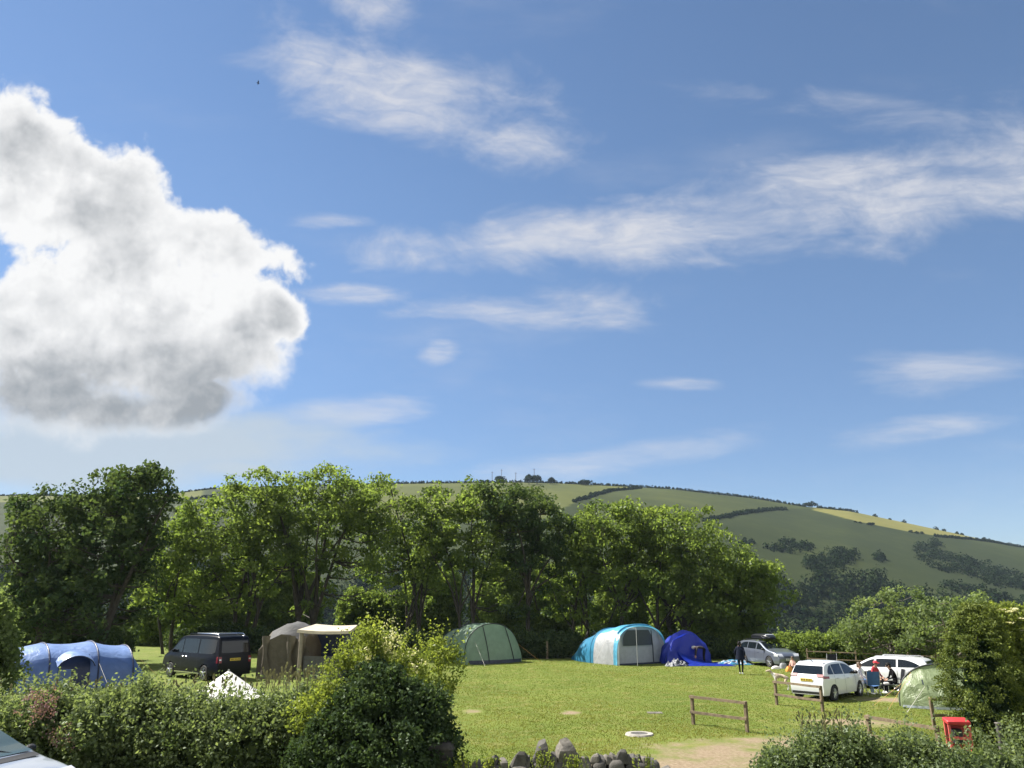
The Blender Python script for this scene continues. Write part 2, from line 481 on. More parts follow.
# ------------------------------------------------------------------ ground and hill
def ground_material():
    m, nt, out = new_mat('mown_grass')
    b = nt.n('ShaderNodeBsdfPrincipled'); b.inputs['Roughness'].default_value = .85; b.inputs['Specular IOR Level'].default_value = .15
    P = nt.n('ShaderNodeTexCoord').outputs['Object']
    n1 = nt.noise(P, .22, 5, .6); n2 = nt.noise(P, 1.3, 5, .65); n3 = nt.noise(P, 14, 5, .7)
    g = nt.mix(nt.mr(n1, .3, .7), GRASS_A, GRASS_B)
    g = nt.mix(nt.m('MULTIPLY', nt.mr(n2, .45, .72), .8), g, GRASS_C)
    g = nt.mix(nt.m('MULTIPLY', nt.mr(n3, .5, .8), .5), g, (GRASS_B[0] * 1.35, GRASS_B[1] * 1.3, GRASS_B[2] * 1.3))
    # worn soil: the track by the gate and a few bare pitches
    def blob(x, y, rx, ry):
        mp = nt.n('ShaderNodeMapping', vector_type='TEXTURE'); nt.link(P, mp.inputs['Vector'])
        mp.inputs['Location'].default_value = (x, y, 0); mp.inputs['Scale'].default_value = (rx, ry, 4)
        return nt.m('SUBTRACT', 1.0, nt.vm('LENGTH', mp.outputs[0], None, 1))
    bl = [blob(*q) for q in SOIL]
    a = bl[0]
    for q in bl[1:]: a = nt.m('MAXIMUM', a, q)
    nn = nt.noise(P, 1.1, 6, .7)
    s = nt.mr(nt.m('ADD', a, nt.m('MULTIPLY', nt.m('SUBTRACT', nn, .5), 2.2)), .0, .9)
    n4 = nt.noise(P, 9, 6, .7)
    soil = nt.mix(nt.mr(n4, .3, .7), (.15, .11, .068), (.26, .205, .14))
    c = nt.mix(s, g, soil)
    nt.link(c, b.inputs['Base Color'])
    bp = nt.n('ShaderNodeBump'); bp.inputs['Strength'].default_value = .6; bp.inputs['Distance'].default_value = .06
    nt.link(nt.noise(P, 22, 4, .7), bp.inputs['Height']); nt.link(bp.outputs[0], b.inputs['Normal'])
    nt.link(b.outputs[0], out.inputs['Surface'])
    return m
GRASS_A, GRASS_B, GRASS_C = (.080, .112, .017), (.112, .142, .024), (.17, .16, .05)
SOIL = []
for px, py, w, h in ((728, 756, 2.9, 3.0), (690, 766, 3.4, 2.2), (790, 742, 2.6, 1.3)):
    p = gnd(px, py); SOIL.append((p.x, p.y, w, h))
for px, py in ((473, 711.5), (571, 713), ):
    p = gnd(px, py); SOIL.append((p.x, p.y, .5, .8))
for px, py, w, h in ((890, 700, 2.2, 1.2), (640, 765, 4, .3), (850, 722, 2.2, 1.5)):
    p = gnd(px, py); SOIL.append((p.x, p.y, w, h))
M_GROUND = ground_material()

def sheet(name, xs_of_y, ys, mat, attr=None):
    nx = len(xs_of_y(ys[0])); ny = len(ys)
    Xg = np.array([xs_of_y(y) for y in ys]); Yg = np.repeat(np.array(ys)[:, None], nx, 1)
    Z = T(Xg, Yg)
    V = np.stack([Xg, Yg, Z], 2).reshape(-1, 3)
    I = np.arange(nx * ny).reshape(ny, nx)
    F = np.stack([I[:-1, :-1], I[:-1, 1:], I[1:, 1:], I[1:, :-1]], 2).reshape(-1, 4)
    me = bpy.data.meshes.new(name)
    me.vertices.add(len(V)); me.vertices.foreach_set('co', V.reshape(-1).astype(np.float32))
    me.loops.add(F.size); me.loops.foreach_set('vertex_index', F.reshape(-1).astype(np.int32))
    me.polygons.add(len(F)); me.polygons.foreach_set('loop_start', np.arange(0, F.size, 4, dtype=np.int32))
    me.polygons.foreach_set('use_smooth', [True] * len(F))
    me.update(calc_edges=True)
    if attr:
        for k, fn in attr.items():
            at_ = me.attributes.new(k, 'FLOAT', 'POINT')
            at_.data.foreach_set('value', fn(V[:, 0], V[:, 1], V[:, 2]).astype(np.float32))
    me.materials.append(mat)
    o = bpy.data.objects.new(name, me); COL.objects.link(o)
    return tag(o, kind='structure')
sheet('ground', lambda y: np.linspace(-110, 110, 221), [-30, -20, -10] + list(np.arange(0, 67, 1.0)), M_GROUND)

def in_poly(px, py, poly):
    ins = np.zeros(px.shape, bool)
    j = len(poly) - 1
    for i in range(len(poly)):
        xi, yi = poly[i]; xj, yj = poly[j]
        c = ((yi > py) != (yj > py)) & (px < (xj - xi) * (py - yi) / ((yj - yi) or 1e-9) + xi)
        ins ^= c; j = i
    return ins
# the hill's fields: tones from their crops, plus sunlight painted into the strip
F_TOP = [(360, 470), (640, 470), (640, 487), (600, 493), (575, 503), (540, 520), (360, 520)]
F_MID = [(590, 497), (640, 486), (700, 480), (815, 500), (815, 508), (745, 511), (720, 518), (690, 530), (600, 530)]
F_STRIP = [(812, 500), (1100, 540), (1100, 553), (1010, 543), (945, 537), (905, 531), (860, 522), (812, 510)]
F_LEFT = [(-100, 470), (215, 470), (200, 497), (150, 501), (-100, 503)]
def crop_sun_tone(X, Y, Z):
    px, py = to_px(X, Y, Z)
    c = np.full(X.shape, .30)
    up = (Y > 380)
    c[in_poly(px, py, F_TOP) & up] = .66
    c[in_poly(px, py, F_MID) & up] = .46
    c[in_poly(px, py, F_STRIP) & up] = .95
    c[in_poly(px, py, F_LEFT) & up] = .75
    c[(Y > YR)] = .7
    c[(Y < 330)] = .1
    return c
def hill_material():
    m, nt, out = new_mat('hill_pasture')
    b = nt.n('ShaderNodeBsdfPrincipled'); b.inputs['Roughness'].default_value = .9; b.inputs['Specular IOR Level'].default_value = .1
    P = nt.n('ShaderNodeTexCoord').outputs['Object']
    a = nt.n('ShaderNodeAttribute', attribute_name='crop_sun_tone').outputs['Fac']
    n1 = nt.noise(P, .012, 6, .6); n2 = nt.noise(P, .09, 5, .65)
    f = nt.m('ADD', a, nt.m('MULTIPLY', nt.m('SUBTRACT', n1, .5), .5))
    f = nt.m('ADD', f, nt.m('MULTIPLY', nt.m('SUBTRACT', n2, .5), .25))
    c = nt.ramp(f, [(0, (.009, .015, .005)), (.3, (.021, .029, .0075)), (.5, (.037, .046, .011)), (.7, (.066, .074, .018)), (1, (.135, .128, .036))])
    nt.link(c, b.inputs['Base Color'])
    nt.link(b.outputs[0], out.inputs['Surface'])
    return m
M_HILL = hill_material()
ys = list(np.arange(66, 260, 4.0)) + list(np.arange(260, 560, 5.0)) + list(np.arange(560, 760, 3.0)) + list(np.linspace(760, 1500, 24))
sheet('hill', lambda y: np.linspace(-110 - (y - 66) * 1.25, 110 + (y - 66) * 1.25, 420), ys, M_HILL, {'crop_sun_tone': crop_sun_tone})

# ------------------------------------------------------------------ leaves and bark
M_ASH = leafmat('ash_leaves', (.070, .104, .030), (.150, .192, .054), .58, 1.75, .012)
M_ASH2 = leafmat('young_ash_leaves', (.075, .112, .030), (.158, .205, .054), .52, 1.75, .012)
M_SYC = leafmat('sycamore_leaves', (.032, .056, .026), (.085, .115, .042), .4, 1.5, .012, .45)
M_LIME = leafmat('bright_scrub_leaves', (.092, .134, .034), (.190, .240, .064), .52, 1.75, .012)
M_WILLOW = leafmat('willow_leaves', (.080, .114, .044), (.165, .205, .088), .48, 1.6, .012)
M_HEDGE = leafmat('hedge_leaves', (.060, .088, .038), (.185, .225, .108), .45, 1.5, .02, .45)
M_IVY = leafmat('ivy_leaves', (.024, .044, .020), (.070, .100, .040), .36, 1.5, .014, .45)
M_HAW = leafmat('hawthorn_leaves', (.095, .125, .030), (.22, .25, .055), .5, 1.7, .012)
M_YEW = leafmat('cypress_sprays', (.036, .060, .017), (.17, .20, .048), .32, 1.3, .012, .5)
M_FAR = leafmat('far_wood_leaves', (.007, .015, .007), (.022, .033, .011), .15, 1.2, 0.0, .6)
M_PINK = leafmat('pink_petals', (.20, .105, .12), (.34, .21, .22), .3, 1.2, .02)
M_CREAM = leafmat('cream_petals', (.55, .52, .30), (.72, .70, .46), .3, 1.1, .02)
M_STRAW = leafmat('dry_stalks', (.10, .095, .06), (.20, .185, .12), .3, 1.2, .02)
M_BARK = pmat('bark', (.036, .030, .022), .9, var=.45, scale=5, bump=.6, bscale=9)
M_BARKL = pmat('pale_bark', (.12, .105, .08), .9, var=.4, scale=5, bump=.5, bscale=9)

def clump_points(C, rad, n, flat=.7, shell=.45):
    """n leaf points in a lump round every centre; returns points and outward directions."""
    C = np.repeat(C, n, 0); r = np.repeat(np.asarray(rad), n)[:, None]
    d = rng.normal(size=C.shape); d /= np.linalg.norm(d, axis=1, keepdims=True)
    k = rng.random((len(C), 1)) ** shell
    off = d * k * r; off[:, 2] *= flat
    return C + off, d

def tree(name, label, base, lobes, mat, cat='tree', group=None, nclump=170, nleaf=66, leaf=.27, crad=(.55, 1.05), forks=4, stems=((0, 0),), trunk_r=.22,
         fork_h=1.6, bark=None, low=.0, bw=.5, limb=True, aspect=.6, flat=.7, inner=.25):
    """lobes: (dx, dy, z, rx, ry, rz) about the base point; z over the base."""
    t = thing(name, label, cat, base, 0, group)
    nclump = int(nclump * 1.02); lobes = [(l[0], l[1], l[2], l[3] * 1.1, l[4] * 1.1, l[5] * 1.06) + tuple(l[6:]) for l in lobes]
    wts = np.array([(l[3] * l[4] + l[3] * l[5]) * (l[6] if len(l) > 6 else 1) for l in lobes]); wts = wts / wts.sum()
    C = []
    k1 = rng.normal(size=(5, 3)) * 1.6; ph = rng.random(5) * 6
    while len(C) < nclump:
        l = lobes[rng.choice(len(lobes), p=wts)]
        d = rng.normal(size=3); d /= np.linalg.norm(d)
        wob = 1 + .16 * np.sin(k1 @ (d * 2) + ph).sum() / 2.2
        rr = (1.0 if rng.random() > inner else rng.random() ** .5 * .8) * wob * (.86 + .16 * rng.random())
        p = np.array([l[0] + d[0] * l[3] * rr, l[1] + d[1] * l[4] * rr, l[2] + d[2] * l[5] * rr])
        if p[2] < low + .4 * rng.random(): continue
        C.append(p)
    C = np.array(C)
    rad = crad[0] + (crad[1] - crad[0]) * rng.random(len(C)) ** 1.4
    P, dirs = clump_points(C, rad, nleaf, flat)
    bias = dirs.copy(); bias[:, 2] += .5
    tint = np.clip(np.repeat(rng.normal(.45, .22, len(C)), nleaf) + rng.normal(0, .2, len(P)), 0, 1)
    L = leaf_quads(P, leaf * (.65 + .7 * rng.random(len(P))), bias, bw, aspect)
    quads_mesh('crown', L, tint, mat, t)
    # trunk, limbs and twigs
    b = MB()
    sts = []
    nl = max(1, forks // len(stems))
    for si, (sx, sy) in enumerate(stems):
        lean = Vector((sx, sy, 0))
        top = Vector((sx * 2.2 + rng.normal() * .12, sy * 2.2, fork_h * (.8 + .4 * rng.random())))
        midp = lean * 1.5 + Vector((rng.normal() * .08, rng.normal() * .08, top.z * .5))
        r0 = trunk_r * (.85 + .3 * rng.random())
        b.tube([lean * 1.0 - Vector((0, 0, .25)), lean * 1.15 + Vector((0, 0, .2)), midp, top], [r0 * 1.5, r0 * 1.12, r0, r0 * .9], 8)
        tgt = C[rng.permutation(len(C))]
        chosen = []
        for c in tgt:
            c = Vector(c)
            if c.z < fork_h + 1.0: continue
            if abs(c.x - top.x) > 3.6 and len(stems) > 1: continue
            if all((c - o).length > 2.2 for o in chosen):
                chosen.append(c)
            if len(chosen) >= nl + 1: break
        for c in chosen:
            pts = []
            ctrl = top + Vector((0, 0, (c.z - top.z) * .45)) + Vector(((c.x - top.x) * .28, (c.y - top.y) * .28, 0))
            wx = rng.normal(size=3) * .22
            for i in range(9):
                u = i / 8
                q = top * (1 - u) ** 2 + ctrl * (2 * u * (1 - u)) + c * u * u
                q = q + Vector((math.sin(u * 7 + wx[0] * 9) * .12, math.sin(u * 6 + wx[1] * 9) * .12, 0)) * (u * (1.3 - u) * 2)
                pts.append(q)
            rr = r0 * (.62 + .2 * rng.random())
            b.tube(pts, [rr * (1 - .86 * i / 8) + .012 for i in range(9)], 6)
            sts += [(pts[i], rr * (1 - .86 * i / 8)) for i in range(2, 9)]
    if sts and limb:
        SP = np.array([list(s[0]) for s in sts])
        for c in C[:: 1]:
            d = np.linalg.norm(SP - c, axis=1) + np.where(SP[:, 2] > c[2] + .2, 2.5, 0)
            i = int(d.argmin())
            if d[i] > 5 or d[i] < .3: continue
            s = sts[i][0]; c = Vector(c)
            md = s.lerp(c, .5) + Vector((rng.normal() * .15, rng.normal() * .15, -.12 * d[i]))
            r = min(sts[i][1] * .6, .055) + .008
            b.tube([s, md, c], [r, r * .7, .012], 4, cap=False)
    b.build('trunk', bark or M_BARK, t, smooth=60)
    return t

def shrub(name, label, base, blobs, mat, cat='bush', group=None, dens=26, nleaf=40, leaf=.085, crad=(.16, .34), low=0.0, tmean=.42, inner_mat=None,
          aspect=.62, flat=.8, bw=.55, stems=0, top_tint=.0, trunk=True, fill=True, sprigs=0, tsd=.2):
    """blobs: ellipsoids (dx,dy,z,rx,ry,rz); leaf lumps cover their outsides, bigger leaves fill the inside."""
    t = thing(name, label, cat, base, 0, group)
    Cs = []; B = np.array(blobs, float)
    for l in blobs:
        area = 4 * math.pi * ((l[3] * l[4]) ** 1.6 / 3 + (l[3] * l[5]) ** 1.6 / 3 + (l[4] * l[5]) ** 1.6 / 3) ** (1 / 1.6)
        n = max(6, int(area * dens))
        d = rng.normal(size=(n, 3)); d /= np.linalg.norm(d, axis=1, keepdims=True)
        p = np.array(l[:3]) + d * np.array(l[3:6]) * (.82 + .24 * rng.random((n, 1)))
        Cs.append(p)
    C = np.concatenate(Cs)
    ins = np.zeros(len(C), bool)
    for l in B: ins |= (((C - l[:3]) / l[3:6]) ** 2).sum(1) < .55
    C = C[(~ins) & (C[:, 2] > low)]
    rad = crad[0] + (crad[1] - crad[0]) * rng.random(len(C)) ** 1.5
    P, dirs = clump_points(C, rad, nleaf, flat)
    bias = dirs.copy(); bias[:, 2] += .45
    tint = np.clip(np.repeat(rng.normal(tmean, tsd, len(C)), nleaf) + rng.normal(0, .22, len(P)), 0, 1)
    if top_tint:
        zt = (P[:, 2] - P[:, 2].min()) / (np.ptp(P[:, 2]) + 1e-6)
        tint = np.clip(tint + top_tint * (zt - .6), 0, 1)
    L = leaf_quads(P, leaf * (.6 + .8 * rng.random(len(P))), bias, bw, aspect)
    if sprigs:
        top = C[C[:, 2] > np.quantile(C[:, 2], .6)]
        S = top[rng.choice(len(top), sprigs)]
        hh = .15 + .4 * rng.random(sprigs)
        k = 9
        u = np.tile(np.linspace(.1, 1, k), sprigs)
        lean = np.repeat(rng.normal(size=(sprigs, 2)) * .22, k, 0)
        SP = np.repeat(S, k, 0); h_ = np.repeat(hh, k)
        SP = SP + np.stack([lean[:, 0] * u * h_ * 2, lean[:, 1] * u * h_ * 2, u * h_ + .1], 1) + rng.normal(size=SP.shape) * .03
        L = np.concatenate([L, leaf_quads(SP, leaf * (.6 + .6 * rng.random(len(SP))), None, 0, aspect)])
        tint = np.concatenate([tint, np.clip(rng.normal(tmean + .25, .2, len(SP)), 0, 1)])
    quads_mesh('foliage', L, tint, mat, t)
    if fill:
        N = []
        for l in blobs:
            n = int(260 * l[3] * l[4] * l[5]) + 60
            d = rng.normal(size=(n, 3)); d /= np.linalg.norm(d, axis=1, keepdims=True)
            N.append(np.array(l[:3]) + d * np.array(l[3:6]) * (rng.random((n, 1)) ** .4 * .82))
        N = np.concatenate(N); N = N[N[:, 2] > 0]
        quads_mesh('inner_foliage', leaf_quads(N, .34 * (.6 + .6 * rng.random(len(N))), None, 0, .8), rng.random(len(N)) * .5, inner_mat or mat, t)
    if trunk:
        for k in range(max(2, stems)):
            b = MB()
            l = blobs[int(rng.integers(len(blobs)))]
            x0, y0 = l[0] + rng.normal() * .1, l[1] + rng.normal() * .1
            b.tube([(x0, y0, -.1), (x0 + rng.normal() * .1, y0, l[2] * .6), (l[0] + rng.normal() * l[3] * .4, l[1] + rng.normal() * l[4] * .3, l[2] + l[5] * .6)], [.05, .035, .012], 5)
            b.build('stem', M_BARK, t)
    return t
# ------------------------------------------------------------------ the tree row behind the pitches
def base_at(px, Y): return spot(px, Y)
def H(py, Y, base):  # height over the base of a row in the photograph
    return at(512, py, Y)[2] - base.z
def W_(px, Y): return px * Y / 800.0

def mk_tree(label, px, Y, lobes_px, mat, **kw):
    """lobes in photo units: (px, py, rx, ry, depth offset)"""
    b = base_at(px, Y); L = []
    for (cx, cy, rx, ry, dy) in lobes_px:
        L.append((W_(cx - px, Y), dy, H(cy, Y, b), W_(rx, Y), max(1.2, W_(rx, Y) * .85), ry * Y / 831.0))
    if Y > 50 and px < 760:   # the skirts of the crown, hanging lower
        m_ = sum(l[0] for l in lobes_px) / len(lobes_px); hw_ = max(abs(l[0] - m_) + l[2] for l in lobes_px)
        L.append((W_(m_ - px, Y), .6, H(596, Y, b), W_(hw_ * .8, Y), max(1.4, W_(hw_ * .6, Y)), 34 * Y / 831.0, .16))
    return tree(kw.pop('name', 'tree'), label, b, L, mat, **kw)
ROW = 'trees in the row behind the pitches'
mk_tree('smaller dark sycamore over the left half of the blue tunnel tent', 38, 47, [(35, 535, 42, 42, 0), (20, 575, 40, 45, 0), (50, 600, 40, 40, .5), (15, 510, 20, 18, 0)], M_SYC, name='sycamore_tree', group=ROW, nclump=190, nleaf=64, crad=(.5, .95), low=0.3, leaf=.26, flat=.9)
mk_tree('tall dark sycamore with ragged top behind the blue tunnel tent', 105, 46, [(90, 535, 44, 44, 0), (122, 497, 30, 28, 0), (85, 500, 28, 28, .4), (128, 540, 24, 40, 0), (95, 590, 48, 44, 0), (55, 510, 22, 24, .8), (135, 478, 13, 13, 0)], M_SYC, name='sycamore_tree', group=ROW, nclump=250, nleaf=64, crad=(.5, .95), low=0.3, leaf=.26, flat=.9)
mk_tree('slender light tree between the dark sycamore and the black van', 172, 56, [(170, 535, 30, 32, 0), (160, 570, 30, 40, 0), (185, 590, 28, 35, 0)], M_ASH2, name='ash_tree', group=ROW, nclump=100, stems=((0, 0), (-.5, 0)), fork_h=2.2, trunk_r=0.109)
mk_tree('broad ash with leaning limbs straight behind the black van', 240, 58, [(225, 520, 50, 38, 0), (252, 492, 36, 26, .5), (200, 545, 40, 38, 0), (240, 560, 52, 40, 0), (265, 530, 35, 36, 0)], M_ASH, name='ash_tree', group=ROW, nclump=215, stems=((.5, 0), (-.3, .1), (.1, .3)), fork_h=2.4, forks=8, trunk_r=0.156, low=1.0)
mk_tree('tallest broad ash behind the brown awning, with a fork low down', 300, 59, [(305, 500, 50, 34, 0), (340, 500, 45, 30, .4), (290, 540, 48, 40, 0), (345, 540, 42, 38, 0), (310, 485, 26, 19, 0), (368, 515, 32, 30, 0)], M_ASH, name='ash_tree', group=ROW, nclump=230, stems=((0, 0), (.4, .1)), fork_h=2.2, forks=8, trunk_r=0.211, low=1.3)
mk_tree('leaning ash with bare lower limbs just beside the green tent', 412, 63, [(390, 510, 38, 28, 0), (405, 535, 42, 34, 0), (372, 555, 30, 32, 0), (425, 520, 30, 32, 0), (430, 565, 26, 28, 0)], M_ASH, name='ash_tree', group=ROW, nclump=150, stems=((-.25, 0), (.3, 0)), fork_h=1.5, forks=7, trunk_r=0.133, low=1.4)
mk_tree('thin stemmed ash rising behind the green tunnel tent', 468, 62, [(462, 505, 32, 24, 0), (480, 515, 34, 28, .4), (445, 545, 26, 30, 0), (485, 555, 28, 28, 0)], M_ASH, name='ash_tree', group=ROW, nclump=135, stems=((-.3, 0), (.25, .1)), fork_h=3.0, forks=6, trunk_r=0.125, low=1.7)
mk_tree('dense dark ash on a thick trunk to the right of the green tent', 529, 62, [(525, 508, 36, 27, 0), (510, 520, 30, 32, 0), (548, 530, 28, 32, .3), (528, 550, 34, 30, 0), (500, 498, 24, 18, 0)], M_SYC, name='ash_tree', group=ROW, nclump=185, stems=((0, 0),), fork_h=3.8, forks=6, trunk_r=0.195, low=1.9, crad=(.5, .9))
mk_tree('low bushy ash with arching stems behind the left side of the white and blue tent', 583, 64, [(572, 540, 24, 28, 0), (590, 560, 32, 40, 0), (560, 575, 28, 36, 0)], M_ASH2, name='ash_tree', group=ROW, nclump=110, stems=((.2, 0), (-.4, 0)), fork_h=1.6, forks=6, trunk_r=0.101, low=0.6)
mk_tree('sunlit ash with one dark trunk rising right behind the white and blue tent', 622, 62, [(628, 520, 34, 22, 0), (605, 535, 34, 30, 0), (645, 535, 34, 30, .3), (625, 560, 44, 38, 0), (585, 545, 20, 22, 0)], M_ASH, name='ash_tree', group=ROW, nclump=175, stems=((0, 0),), fork_h=2.6, forks=6, trunk_r=0.172, low=1.1)
mk_tree('many stemmed ash spreading right behind the royal blue tent', 672, 61, [(690, 530, 38, 24, 0), (665, 540, 36, 32, 0), (715, 560, 36, 30, 0), (685, 580, 46, 34, 0), (655, 570, 28, 32, .3)], M_ASH, name='ash_tree', group=ROW, nclump=195, stems=((-.5, 0), (0, .2), (.5, 0)), fork_h=2.0, forks=9, trunk_r=0.148, low=0.8)
mk_tree('sloping ash at the end of the row whose branches hang behind the grey estate car', 722, 60, [(735, 575, 36, 28, 0), (758, 590, 28, 30, 0), (725, 600, 40, 30, 0), (770, 575, 17, 15, 0), (700, 612, 30, 24, -.4), (745, 620, 30, 20, 0)], M_ASH, name='ash_tree', group=ROW, nclump=190, stems=((-.4, 0), (.3, 0)), fork_h=1.3, forks=6, trunk_r=0.140, low=0.3)

# scrub seen between and beyond the trunks
UG = 'scrub beyond the trunks'
def scrub(label, px, Y, w, h, mat, n=3, name='scrub_bush', leaf=.22, dens=6.5, **kw):
    b = base_at(px, Y); ww = W_(w, Y) / 2
    bl = []
    for i in range(n):
        u = (i + .5) / n * 2 - 1
        hh = h * (.75 + .4 * rng.random()) * (1.25 if Y > 65 else 1)
        bl.append((u * ww * .8, rng.normal() * .4, hh * .5, ww / n * 1.35, 1.2, hh * .52))
    return shrub(name, label, b, bl, mat, dens=dens, nleaf=34, leaf=leaf, crad=(.3, .6), group=kw.pop('group', UG), **kw)
for lab, px, Y, w, h, mat in (
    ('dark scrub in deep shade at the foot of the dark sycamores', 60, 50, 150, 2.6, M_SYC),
    ('bright green scrub lit up under the slender tree next to the van', 155, 66, 60, 5.0, M_LIME),
    ('bright scrub glowing behind the windows of the van', 215, 74, 80, 6.5, M_LIME),
    ('bright scrub glowing behind the ridge of the brown awning', 285, 76, 70, 6.5, M_LIME),
    ('dull green scrub past the cream awning roof', 372, 72, 70, 4.5, M_ASH),
    ('bright scrub behind the back end of the green tent', 432, 77, 60, 6.5, M_LIME),
    ('bright scrub behind the door side of the green tent', 500, 76, 60, 6.5, M_LIME),
    ('bright scrub between the thick trunk and the white and blue tent', 560, 76, 60, 6.0, M_LIME),
    ('bright scrub above the roof of the white and blue tent', 635, 75, 80, 6.5, M_LIME),
    ('bright scrub close behind the royal blue tent', 688, 70, 70, 5.0, M_LIME),
    ('green scrub at the tail of the grey estate car', 735, 60, 60, 2.6, M_ASH2)):
    scrub(lab, px, Y, w, h, mat)
BK_ = 'dark bank along the foot of the trees'
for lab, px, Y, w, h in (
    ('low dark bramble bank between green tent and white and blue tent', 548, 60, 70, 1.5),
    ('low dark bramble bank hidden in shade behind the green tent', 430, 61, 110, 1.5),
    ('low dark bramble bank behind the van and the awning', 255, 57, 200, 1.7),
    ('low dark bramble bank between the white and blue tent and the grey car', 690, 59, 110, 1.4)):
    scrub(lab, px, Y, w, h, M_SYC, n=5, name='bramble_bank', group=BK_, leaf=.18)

# right side: willows, boundary hedge, elder, cypress, edge sapling
def mk_bush_tree(label, px, Y, lobes, mat, **kw):
    return mk_tree(label, px, Y, lobes, mat, **kw)
mk_bush_tree('grey green willow with several leaning stems, above the roof of the white estate car', 880, 49, [(905, 612, 40, 22, 0), (872, 625, 30, 18, 0), (925, 622, 32, 22, 0), (890, 635, 46, 18, 0)], M_WILLOW, name='willow_tree', cat='tree', nclump=150, nleaf=60, leaf=.2, crad=(.4, .75), stems=((-.5, 0), (.3, 0), (1.0, .2)), fork_h=.9, forks=9, trunk_r=.11, bark=M_BARKL, low=.3)
mk_bush_tree('paler willow thicket just behind the tip of the dark cypress', 965, 46, [(960, 622, 40, 24, 0), (1000, 625, 40, 20, 0), (945, 640, 40, 20, 0)], M_WILLOW, name='willow_tree', cat='tree', nclump=130, nleaf=60, leaf=.2, crad=(.4, .75), stems=((-.3, 0), (.4, 0)), fork_h=.8, forks=6, trunk_r=.1, bark=M_BARKL, low=.2)
b = base_at(822, 53)
shrub('boundary_hedge', 'light green clipped hedge running along the field edge behind the white cars', b, [(W_(x - 822, 53), rng.normal() * .2, .85, 1.1, .8, .95 + .22 * rng.random()) for x in range(775, 985, 13)], M_LIME, cat='hedge', dens=10, nleaf=34, leaf=.15, crad=(.25, .45), tmean=.5, sprigs=60)
b = base_at(1003, 25)
t_eld = shrub('elder_bush', 'bright elder with flat cream flower heads behind the dark cypress', b, [(W_(1000 - 1003, 25), 0, 2.8, .8, .7, 1.05), (W_(1022 - 1003, 25), .1, 2.6, .9, .8, 1.2), (.9, 0, 1.2, 1.0, .8, 1.2), (-.1, .2, 1.3, .9, .7, 1.2)], M_HAW, dens=24, nleaf=36, leaf=.11, crad=(.18, .36))
pts = []
for k in range(26):
    c = np.array([rng.uniform(-.75, 1.3), rng.uniform(-.9, -.2), 0]); c[2] = 3.85 - .45 * abs(c[0] - .1) - .9 * rng.random() ** 2
    n = 40; rr = np.sqrt(rng.random(n)) * .12; a = rng.random(n) * 6.28
    pts.append(np.stack([c[0] + rr * np.cos(a), c[1] + rr * np.sin(a), c[2] + rng.normal(size=n) * .015], 1))
P = np.concatenate(pts)
quads_mesh('flower_heads', leaf_quads(P, .05, np.tile([0, 0, 1.0], (len(P), 1)), 2, .9), rng.random(len(P)), M_CREAM, t_eld)

# dark cypress: tiers of drooping sprays
b = base_at(977, 22); t = thing('cypress_bush', 'dark bushy golden tipped cypress standing in front of the pale green tent', 'bush', b)
C, Rr, OUT = [], [], []
for k in range(520):
    z = 3.75 * (1 - rng.random() ** 1.15) * .97 + .25
    rmax = 1.02 * (1 - (z / 3.95) ** 2.4) ** .7 * (1 if z > .9 else .75 + z * .25)
    a = rng.random() * 6.28
    lobe = 1 + .13 * math.sin(a * 4 + z * 2.3) + .10 * math.sin(a * 7 - z * 4)
    r = rmax * lobe * (.75 + .28 * rng.random())
    C.append((r * math.cos(a) + .12 * math.sin(z * 2), r * math.sin(a) * .9, z)); OUT.append((math.cos(a), math.sin(a), .25)); Rr.append(.12 + .14 * rng.random())
C = np.array(C); n = 58
P, d = clump_points(C, np.array(Rr), n, .55)
O = np.repeat(np.array(OUT), n, 0)
P = P + O * (rng.random((len(P), 1)) * .16)
tipk = np.clip(((P - np.repeat(C, n, 0)) * O).sum(1) * 2.6 + .18, 0, 1)
quads_mesh('foliage', leaf_quads(P, .075 * (.6 + .8 * rng.random(len(P))), O + d * .5, .6, .42), np.clip(tipk * .8 + rng.normal(0, .12, len(P)), 0, 1), M_YEW, t)
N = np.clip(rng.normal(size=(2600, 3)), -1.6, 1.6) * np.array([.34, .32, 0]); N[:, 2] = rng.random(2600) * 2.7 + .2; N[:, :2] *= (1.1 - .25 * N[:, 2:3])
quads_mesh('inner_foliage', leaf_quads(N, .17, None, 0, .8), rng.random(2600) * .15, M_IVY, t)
mb = MB(); mb.tube([(0, 0, -.1), (.03, 0, 1), (0, .02, 2), (.02, 0, 3.3)], [.13, .11, .08, .03], 8); mb.build('trunk', M_BARK, t)

# ------------------------------------------------------------------ near hedges
HY = 18.0
def top_z(py, Y): return at(512, py, Y)[2]
prof = [(-60, 690), (0, 704), (25, 694), (60, 690), (100, 692), (128, 690), (150, 682), (175, 690), (205, 699), (240, 703), (270, 692), (300, 690), (330, 692)]
def hedge(name, label, px0, px1, Y, step, mat, depth=.8, jig=.12, prof=prof, **kw):
    b = spot((px0 + px1) / 2, Y); bl = []
    x = px0
    while x <= px1:
        zt = top_z(np.interp(x, [p[0] for p in prof], [p[1] for p in prof]), Y) - b.z - .14
        w = step * Y / 800 * .95
        zt += rng.normal() * jig * .5
        bl.append((at(x, 700, Y)[0] - b.x, rng.normal() * .12, zt * .5, w, depth, zt * .5))
        bl.append((at(x, 700, Y)[0] - b.x + rng.normal() * .2, .2 + rng.normal() * .1, zt - .28, w * .7, depth * .7, .30 + jig * rng.random()))
        x += step
    return shrub(name, label, b, bl, mat, cat='hedge', **kw)
NH = 'mixed hedges in front of the pitches'
